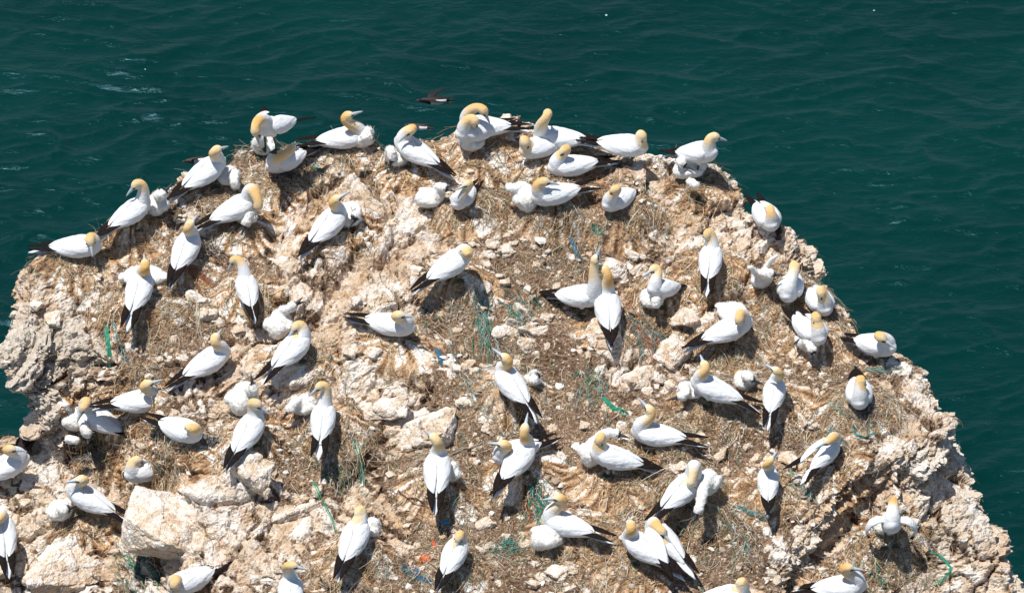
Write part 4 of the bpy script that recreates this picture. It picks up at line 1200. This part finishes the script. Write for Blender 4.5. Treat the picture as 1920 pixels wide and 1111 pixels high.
# the nests themselves: rings of straw and weed round each mound
def build_nest(g, r):
    n = 100
    a = rn.uniform(0, 2 * math.pi, n); rad = r * rn.uniform(.55, 1.12, n)
    c = g['org'] + np.array([0, .02, 0])
    radial = rn.rand(n) < .22
    P = np.zeros((n, 4, 3))
    ln = rn.uniform(.08, .24, n)
    for i in range(n):
        for j in range(4):
            t = j / 3
            if radial[i]: aa, rr = a[i] + .25 * t * (rn.rand() - .5), rad[i] + ln[i] * t * 1.2
            else: aa, rr = a[i] + (ln[i] / rad[i]) * (t - .5), rad[i] + .05 * math.sin(t * 3 + i)
            x, y = c[0] + rr * math.cos(aa), c[1] + rr * math.sin(aa)
            z, _ = ground(x, y, c[2])
            z = max(z, c[2] - .55)
            P[i, j] = (x, y, z + .010 + .022 * math.sin(math.pi * t) * rn.rand())
    dark = rn.rand() < .3
    pr = [.20, .20, .12, .14, .24, .04, .06] if dark else [.28, .18, .18, .10, .08, .08, .10]
    C = STRAW[rn.choice(7, n, p=pr)] * rn.uniform(.7, 1.2, (n, 1))
    V, F, CC = strands(P - c, rn.uniform(.0028, .006, n), C)
    me = mesh_np("nest", V, F, False); set_col(me, "tint", CC)
    o = link("nest", me, M_STRAW); o.location = c
    tag(o, "straw nest under " + ("the " if not g['label'].startswith("lone") else "the ") + g['label'], "nest", "straw nests of the colony")
for g in GP:
    if g['key'] in NEST_KEYS: build_nest(g, NEST_KEYS[g['key']][0])

# ropes, netting, twine, sticks: pixel paths laid on the rock
TEAL, GREEN, BLUE, ORANGE, PALE, BROWN, GREY = (.035, .20, .20), (.02, .26, .16), (.03, .14, .36), (.50, .13, .05), (.62, .56, .44), (.24, .16, .10), (.25, .30, .28)
LINES = [  # name, category, label, colours, path, strands, spread in metres, thickness
 ("rope", "rope", "teal braided rope lying below the tall downy chick's nest", [TEAL, BLUE], [(1068, 444), (1075, 458), (1080, 474), (1085, 490)], 16, .022, .006),
 ("netting", "netting", "tuft of green netting above the teal braided rope", [GREEN, TEAL], [(1108, 428), (1122, 436), (1136, 430)], 14, .05, .004),
 ("rope", "rope", "bright green rope knot by the off-white gannet", [GREEN, (.03, .34, .20)], [(1130, 748), (1148, 762), (1176, 775)], 14, .026, .006),
 ("netting", "netting", "large tangle of teal and grey netting on the brown slope", [TEAL, GREY, GREEN, BROWN], [(900, 545), (908, 590), (915, 640), (918, 680)], 80, .09, .0045),
 ("netting", "netting", "green and rusty net fringe beside the plank-like split rock", [GREEN, GREY, TEAL, ORANGE, PALE], [(945, 562), (975, 566), (985, 590), (980, 622)], 70, .10, .0045),
 ("netting", "netting", "small teal net tuft below the gannet sitting alone", [TEAL, BLUE], [(818, 654), (826, 668), (828, 684)], 14, .03, .004),
 ("rope", "rope", "green plaited rope hanging down the bulging rock's side", [GREEN], [(199, 612), (201, 632), (204, 652), (206, 674)], 14, .022, .006),
 ("rope", "rope", "pale blue string hanging beside the green plaited rope", [(.35, .45, .45), TEAL], [(212, 606), (222, 636), (232, 664), (238, 692)], 6, .03, .005),
 ("cord", "cord", "thin pale cord hanging past the round pale stone", [PALE, (.3, .42, .3)], [(370, 545), (371, 580), (374, 625), (384, 648)], 3, .012, .005),
 ("netting", "netting", "long green strands hanging below the limp chick's nest", [GREEN, TEAL, PALE], [(666, 828), (672, 850), (679, 880), (683, 928)], 16, .022, .0045),
 ("cord", "cord", "dark green cord trailing down between layered ledge blocks", [(.08, .14, .10), GREEN], [(588, 905), (606, 945), (626, 980), (642, 1014)], 3, .012, .006),
 ("netting", "netting", "teal and orange net tangle beside the fat woolly chick", [TEAL, GREEN, TEAL, ORANGE, PALE], [(988, 905), (1005, 930), (1020, 960), (1022, 985)], 90, .09, .0045),
 ("netting", "netting", "green net scraps spread right of the plump sleeping gannet", [TEAL, GREEN, GREY], [(920, 1045), (945, 1030), (965, 1018), (975, 1040)], 40, .09, .0045),
 ("netting", "netting", "blue-green twine curl below the plump sleeping gannet", [BLUE, TEAL], [(760, 1070), (788, 1082), (808, 1090), (815, 1084)], 18, .05, .0045),
 ("rope", "rope", "faded teal rope stretched across the slope below the short gannet", [TEAL, GREY], [(1380, 950), (1402, 958), (1420, 966), (1438, 974)], 18, .03, .005),
 ("rope", "rope", "green rope loop on the pale rock near the drooped-wing gannet", [GREEN], [(1745, 1040), (1768, 1050), (1782, 1066), (1780, 1086), (1752, 1098)], 3, .008, .008),
 ("rope", "rope", "fine green net and line below the drooped-wing gannet's nest", [GREEN, GREY], [(1636, 1048), (1650, 1056), (1648, 1082), (1664, 1104)], 8, .04, .005),
 ("rope", "rope", "teal rope bent along the edge of the upper strata", [TEAL], [(1600, 800), (1606, 818), (1626, 823), (1644, 812)], 5, .014, .007),
 ("twine", "twine", "blue twine beside the short gannet seen from behind", [BLUE], [(1455, 860), (1470, 860), (1480, 866), (1492, 872)], 5, .02, .006),
 ("netting", "netting", "green net bundle below the dishevelled preening gannet", [GREEN, TEAL, GREY], [(1488, 880), (1496, 905), (1504, 922), (1516, 938)], 30, .06, .0045),
 ("netting", "netting", "rust-red net scrap on the mound near a slim gannet", [ORANGE, (.45, .2, .12), BROWN], [(352, 505), (372, 512), (388, 524), (400, 536)], 22, .05, .0045),
 ("netting", "netting", "blue and brown net fringe under the black-faced chick's nest", [TEAL, BROWN, ORANGE, GREY, BROWN], [(1172, 580), (1196, 608), (1216, 640), (1232, 668)], 100, .13, .0045),
 ("cord", "cord", "long pinkish cord snaking down from the whitewashed boulder", [(.50, .34, .24)], [(1172, 650), (1166, 676), (1146, 700), (1144, 728), (1152, 738)], 1, .003, .009),
 ("branch", "branch", "bleached stick leaning above the skyward gannet's tail", [(.45, .35, .24)], [(992, 440), (1004, 470), (1016, 498), (1034, 524)], 1, .003, .011),
 ("netting", "netting", "frayed off-white rope fan under the lone gannet's nest", [PALE, (.7, .66, .58)], [(850, 566), (852, 580), (850, 600)], 26, .09, .004),
 ("branch", "branch", "pale driftwood twig below the off-white gannet's tail", [(.55, .45, .33)], [(1298, 838), (1312, 852), (1326, 866), (1340, 874)], 1, .003, .012),
 ("netting", "netting", "grey-green net apron between the great boulder and flat block", [GREY, GREEN, GREY, PALE], [(222, 1046), (250, 1064), (280, 1086), (300, 1110)], 60, .11, .0045),
 ("branch", "branch", "dark red-brown forked twig on whitish stones", [(.16, .07, .04)], [(746, 922), (760, 936), (784, 938), (800, 954)], 2, .010, .009),
 ("twine", "twine", "teal string running to the hidden mate's bill tip", [TEAL, GREY], [(846, 852), (868, 842), (888, 838), (908, 828)], 2, .008, .007),
 ("netting", "netting", "teal scrap in the straw below the dozing rim gannet", [TEAL, GREEN], [(582, 314), (596, 316), (606, 322)], 10, .025, .004),
 ("netting", "netting", "small green net curl in front of the big woolly chick", [GREEN], [(180, 864), (192, 856), (202, 850)], 6, .03, .004),
 ("seaweed", "seaweed", "dark dry seaweed heap beside the slim gannet", [(.05, .042, .036), (.14, .12, .10), (.35, .31, .27)], [(376, 452), (392, 466), (404, 480)], 60, .09, .0055),
 ("seaweed", "seaweed", "dark seaweed heap around the sleeping gannet's nest", [(.035, .033, .036), (.1, .1, .11), (.3, .3, .31)], [(380, 832), (394, 828), (402, 836)], 80, .06, .0055),
 ("seaweed", "seaweed", "black weed patch in front of the woolly chick's mound", [(.05, .045, .045), (.16, .14, .12), (.3, .27, .24)], [(125, 858), (160, 858), (190, 862)], 70, .08, .0055),
 ("seaweed", "seaweed", "dark weed tuft below the dozing rim gannet", [(.04, .035, .03), (.2, .16, .11), (.4, .33, .24)], [(515, 336), (540, 340), (560, 338)], 45, .06, .005),
 ("seaweed", "seaweed", "grey weed ring below the gannet facing the viewer", [(.07, .065, .065), (.2, .18, .17), (.42, .38, .35)], [(1588, 770), (1620, 774), (1644, 768)], 60, .07, .005),
 ("rope", "rope", "weathered green rope draped by the profile gannet against the sea", [(.20, .29, .23), GREY], [(1624, 692), (1650, 698), (1672, 694), (1690, 690)], 14, .03, .005),
 ("netting", "netting", "fine teal net strips above the upper strata edge", [TEAL, GREY], [(1560, 800), (1572, 826), (1584, 846)], 16, .05, .0045),
 ("netting", "netting", "brown and teal fibres matted above the bright green rope knot", [TEAL, BROWN, GREY, BROWN, GREEN], [(1085, 690), (1105, 720), (1112, 745), (1100, 770)], 55, .11, .004),
 ("netting", "netting", "tawny fibre mat streaked with teal below the deep brown hollow", [BROWN, GREY, TEAL, PALE, BROWN], [(850, 640), (862, 680), (880, 720), (900, 745)], 44, .10, .004),
 ("netting", "netting", "grey-green fibres on the slope between twine and hanging chick", [GREY, GREEN, BROWN, PALE], [(1340, 930), (1380, 990), (1400, 1030), (1380, 1060)], 50, .12, .004),
 ("netting", "netting", "greenish fibre mat above the sleeping gannet's mound by boulders", [GREY, BROWN, GREEN, PALE, BROWN], [(600, 850), (625, 880), (640, 905), (650, 930)], 44, .10, .004),
 ("netting", "netting", "rusty fibre patch beside the bill-in-weed gannet", [(.32, .14, .08), ORANGE, BROWN, (.3, .18, .1)], [(1085, 345), (1110, 360), (1130, 385), (1140, 410)], 50, .08, .004),
 ("netting", "netting", "dull green net strip left of the gannet facing the viewer", [GREEN, GREY], [(1552, 756), (1572, 766), (1590, 778)], 14, .03, .0045),
]
for name, cat, label, cols, path, ns, spread, thick in LINES:
    base = np.array([hit(*p)[0] for p in path])
    tt = np.linspace(0, 1, len(base)); k = 9; t2 = np.linspace(0, 1, k)
    cen = np.stack([np.interp(t2, tt, base[:, i]) for i in range(3)], 1)
    P = np.zeros((ns, k, 3))
    weed = name == "seaweed" or (name == "netting" and spread > .05)
    for i in range(ns):
        if weed:   # short pieces of a tangle
            a = rn.uniform(0, .75); s = np.clip(a + t2 * rn.uniform(.15, .45), 0, 1)
            q = np.stack([np.interp(s, t2, cen[:, j]) for j in range(3)], 1)
            q = q + rn.normal(0, spread * .7, 3) + np.cumsum(rn.normal(0, spread * .16, (k, 3)), 0)
        else:
            q = cen + np.cumsum(rn.normal(0, spread * .22, (k, 3)), 0) + rn.normal(0, spread * .4, 3)
        for j in range(k):
            z, _ = ground(q[j, 0], q[j, 1], q[j, 2])
            if abs(z - q[j, 2]) > .35: z = np.interp(t2[j], t2, cen[:, 2])
            q[j, 2] = z + thick + .010 + (rn.rand() * .03 if weed else .004 * math.sin(j * 2.0 + i))
        P[i] = q
    C = np.array([cols[rn.randint(len(cols))] for _ in range(ns)]) * rn.uniform(.7, 1.35, (ns, 1))
    o0 = base[0]
    V, F, CC = strands(P - o0, np.full(ns, thick) * rn.uniform(.7, 1.3, ns), C)
    me = mesh_np(name, V, F, True); set_col(me, "tint", CC)
    o = link(name, me, M_ROPE if name != "branch" else M_STRAW); o.location = o0
    tag(o, label, cat)
def scrap(u, v, dims, col, label, rz):
    q, nr = hit(u, v)
    bm = bmesh.new(); bmesh.ops.create_grid(bm, x_segments=8, y_segments=5, size=.5)
    r = np.random.RandomState(int(u))
    for w in bm.verts:
        x, y = w.co.x, w.co.y
        w.co = (x * dims[0] * (1 - .5 * abs(y)), y * dims[1] * (1 - 1.2 * x * x), .018 * math.sin(x * 7) + .01 * math.cos(y * 8 + x * 3))
    g = bmesh.ops.solidify(bm, geom=bm.faces[:], thickness=.006)
    me = bpy.data.meshes.new("plastic_scrap"); bm.to_mesh(me); bm.free()
    o = link("plastic_scrap", me, plain("plastic", col, .5, .4, .3, 60)); o.location = q + nr * .025; o.rotation_euler = (R(20), R(6), R(rz))
    tag(o, label, "plastic scrap")
scrap(832, 982, (.15, .045), (.01, .22, .42), "bright blue plastic sliver above the plump sleeping gannet", 8)
scrap(800, 1048, (.16, .11), (.55, .13, .04), "crumpled red-orange plastic beside the plump sleeping gannet", 20)
scrap(816, 1026, (.05, .14), (.50, .12, .05), "narrow red plastic strip above the crumpled red-orange piece", 20)
scrap(1316, 950, (.05, .05), (.3, .35, .4), "greyish plastic crumb near the chick hanging its head", 10)

# razorbills and guillemots
M_SOOT = plain("sooty_plumage", (.016, .011, .010), .6, .25, .4, 30)
M_BROWNP = plain("brown_plumage", (.05, .032, .027), .6, .25, .4, 30)
M_BELLY = plain("white_belly", (.74, .74, .73), .8, .15, .05, 30)
def flying(u, v, dist, yaw, name, label, dark, scale=1.0, flap=25, bank=0):
    org = CAM + ray(u, v) * dist
    root = empty(name, org, R(yaw)); root.rotation_euler = (R(bank), 0, R(yaw)); root.scale = (scale,) * 3
    tag(root, label, "bird")
    V, F = loft([np.array([x, 0, z]) for x, z in ((-.17, .0), (-.12, .0), (-.03, -.004), (.07, 0), (.13, .008), (.17, .012), (.20, .012))], [.008, .035, .056, .056, .036, .030, .016], [.008, .032, .052, .052, .034, .030, .016], (0, 1, 0), 12)
    me = mesh_py("body", V, F)
    link("body", me, dark, root); me.materials.append(M_BELLY)
    for p in me.polygons:
        c = p.center
        if c.z < .012 and -.13 < c.x < .10 and abs(c.x) > .015: p.material_index = 1
    V, F = loft([np.array([x, 0, z]) for x, z in ((.195, .012), (.23, .008), (.255, .002))], [.013, .009, .003], [.017, .013, .003], (0, 1, 0), 8)
    link("bill", mesh_py("bill", V, F), M_DARKBILL, root)
    V, F = blade([np.array([-.14, 0, 0]), np.array([-.19, 0, .002]), np.array([-.235, 0, .002])], [.025, .03, .008], .006, (0, 1, 0))
    link("tail", mesh_py("tail", V, F), dark, root)
    for sg in (-1, 1):
        f = R(flap)
        pts = [(.06, .04, .02), (.05, .11, .02 + .08 * math.sin(f)), (-.02, .19, .02 + .16 * math.sin(f)), (-.13, .25, .02 + .22 * math.sin(f))]
        V, F = blade([np.array((x, sg * y * (math.cos(f) if y > .05 else 1), z)) for x, y, z in pts], [.052, .050, .040, .008], .006, (1, 0, 0))
        w = link("wing", mesh_py("wing", V, F), dark, root)
    for sg in (-1, 1):
        V, F = loft([np.array([-.13, sg * .02, -.03]), np.array([-.20, sg * .02, -.028])], [.008, .012], [.008, .005], (0, 1, 0), 6)
        link("foot", mesh_py("foot", V, F), M_LEG, root)
flying(818, 188, 62.0, 186, "razorbill", "black and white razorbill flying low over the open sea", M_SOOT, 1.05, 8, 14)
flying(787, 238, 64.0, 170, "guillemot", "brown and white guillemot flying just behind a gannet's head", M_BROWNP, .85, 4, 30)
flying(371, 300, 64.0, 195, "guillemot", "brown guillemot gliding over the sea beyond the rim gannets", M_BROWNP, .85, 4, 34)
def perched():
    q, nr = hit(50, 846)
    root = empty("razorbill", q, R(55)); tag(root, "black seabird huddled in the crevice below the bulging rock", "bird")
    pts = [(-.17, .05), (-.10, .09), (0, .13), (.08, .19), (.12, .25), (.16, .30), (.19, .315)]
    V, F = loft([np.array([x, 0, z]) for x, z in pts], [.012, .06, .082, .075, .045, .042, .016], [.012, .05, .082, .08, .05, .04, .016], (0, 1, 0), 12)
    link("body", mesh_py("body", V, F), M_SOOT, root)
    V, F = loft([np.array([.195, 0, .315]), np.array([.23, 0, .31]), np.array([.255, 0, .30])], [.013, .009, .003], [.018, .014, .003], (0, 1, 0), 8)
    link("bill", mesh_py("bill", V, F), M_DARKBILL, root)
    for sg in (-1, 1):
        V, F = blade([np.array([.06, sg * .075, .18]), np.array([-.04, sg * .085, .12]), np.array([-.14, sg * .05, .07]), np.array([-.22, sg * .015, .04])], [.035, .05, .035, .005], .010, (0, 0, 1))
        link("wing", mesh_py("wing", V, F), M_SOOT, root)
        V, F = loft([np.array([.01, sg * .04, .06]), np.array([.03, sg * .045, .008])], [.014, .018], [.014, .010], (0, 1, 0), 8)
        link("leg", mesh_py("leg", V, F), M_LEG, root)
perched()
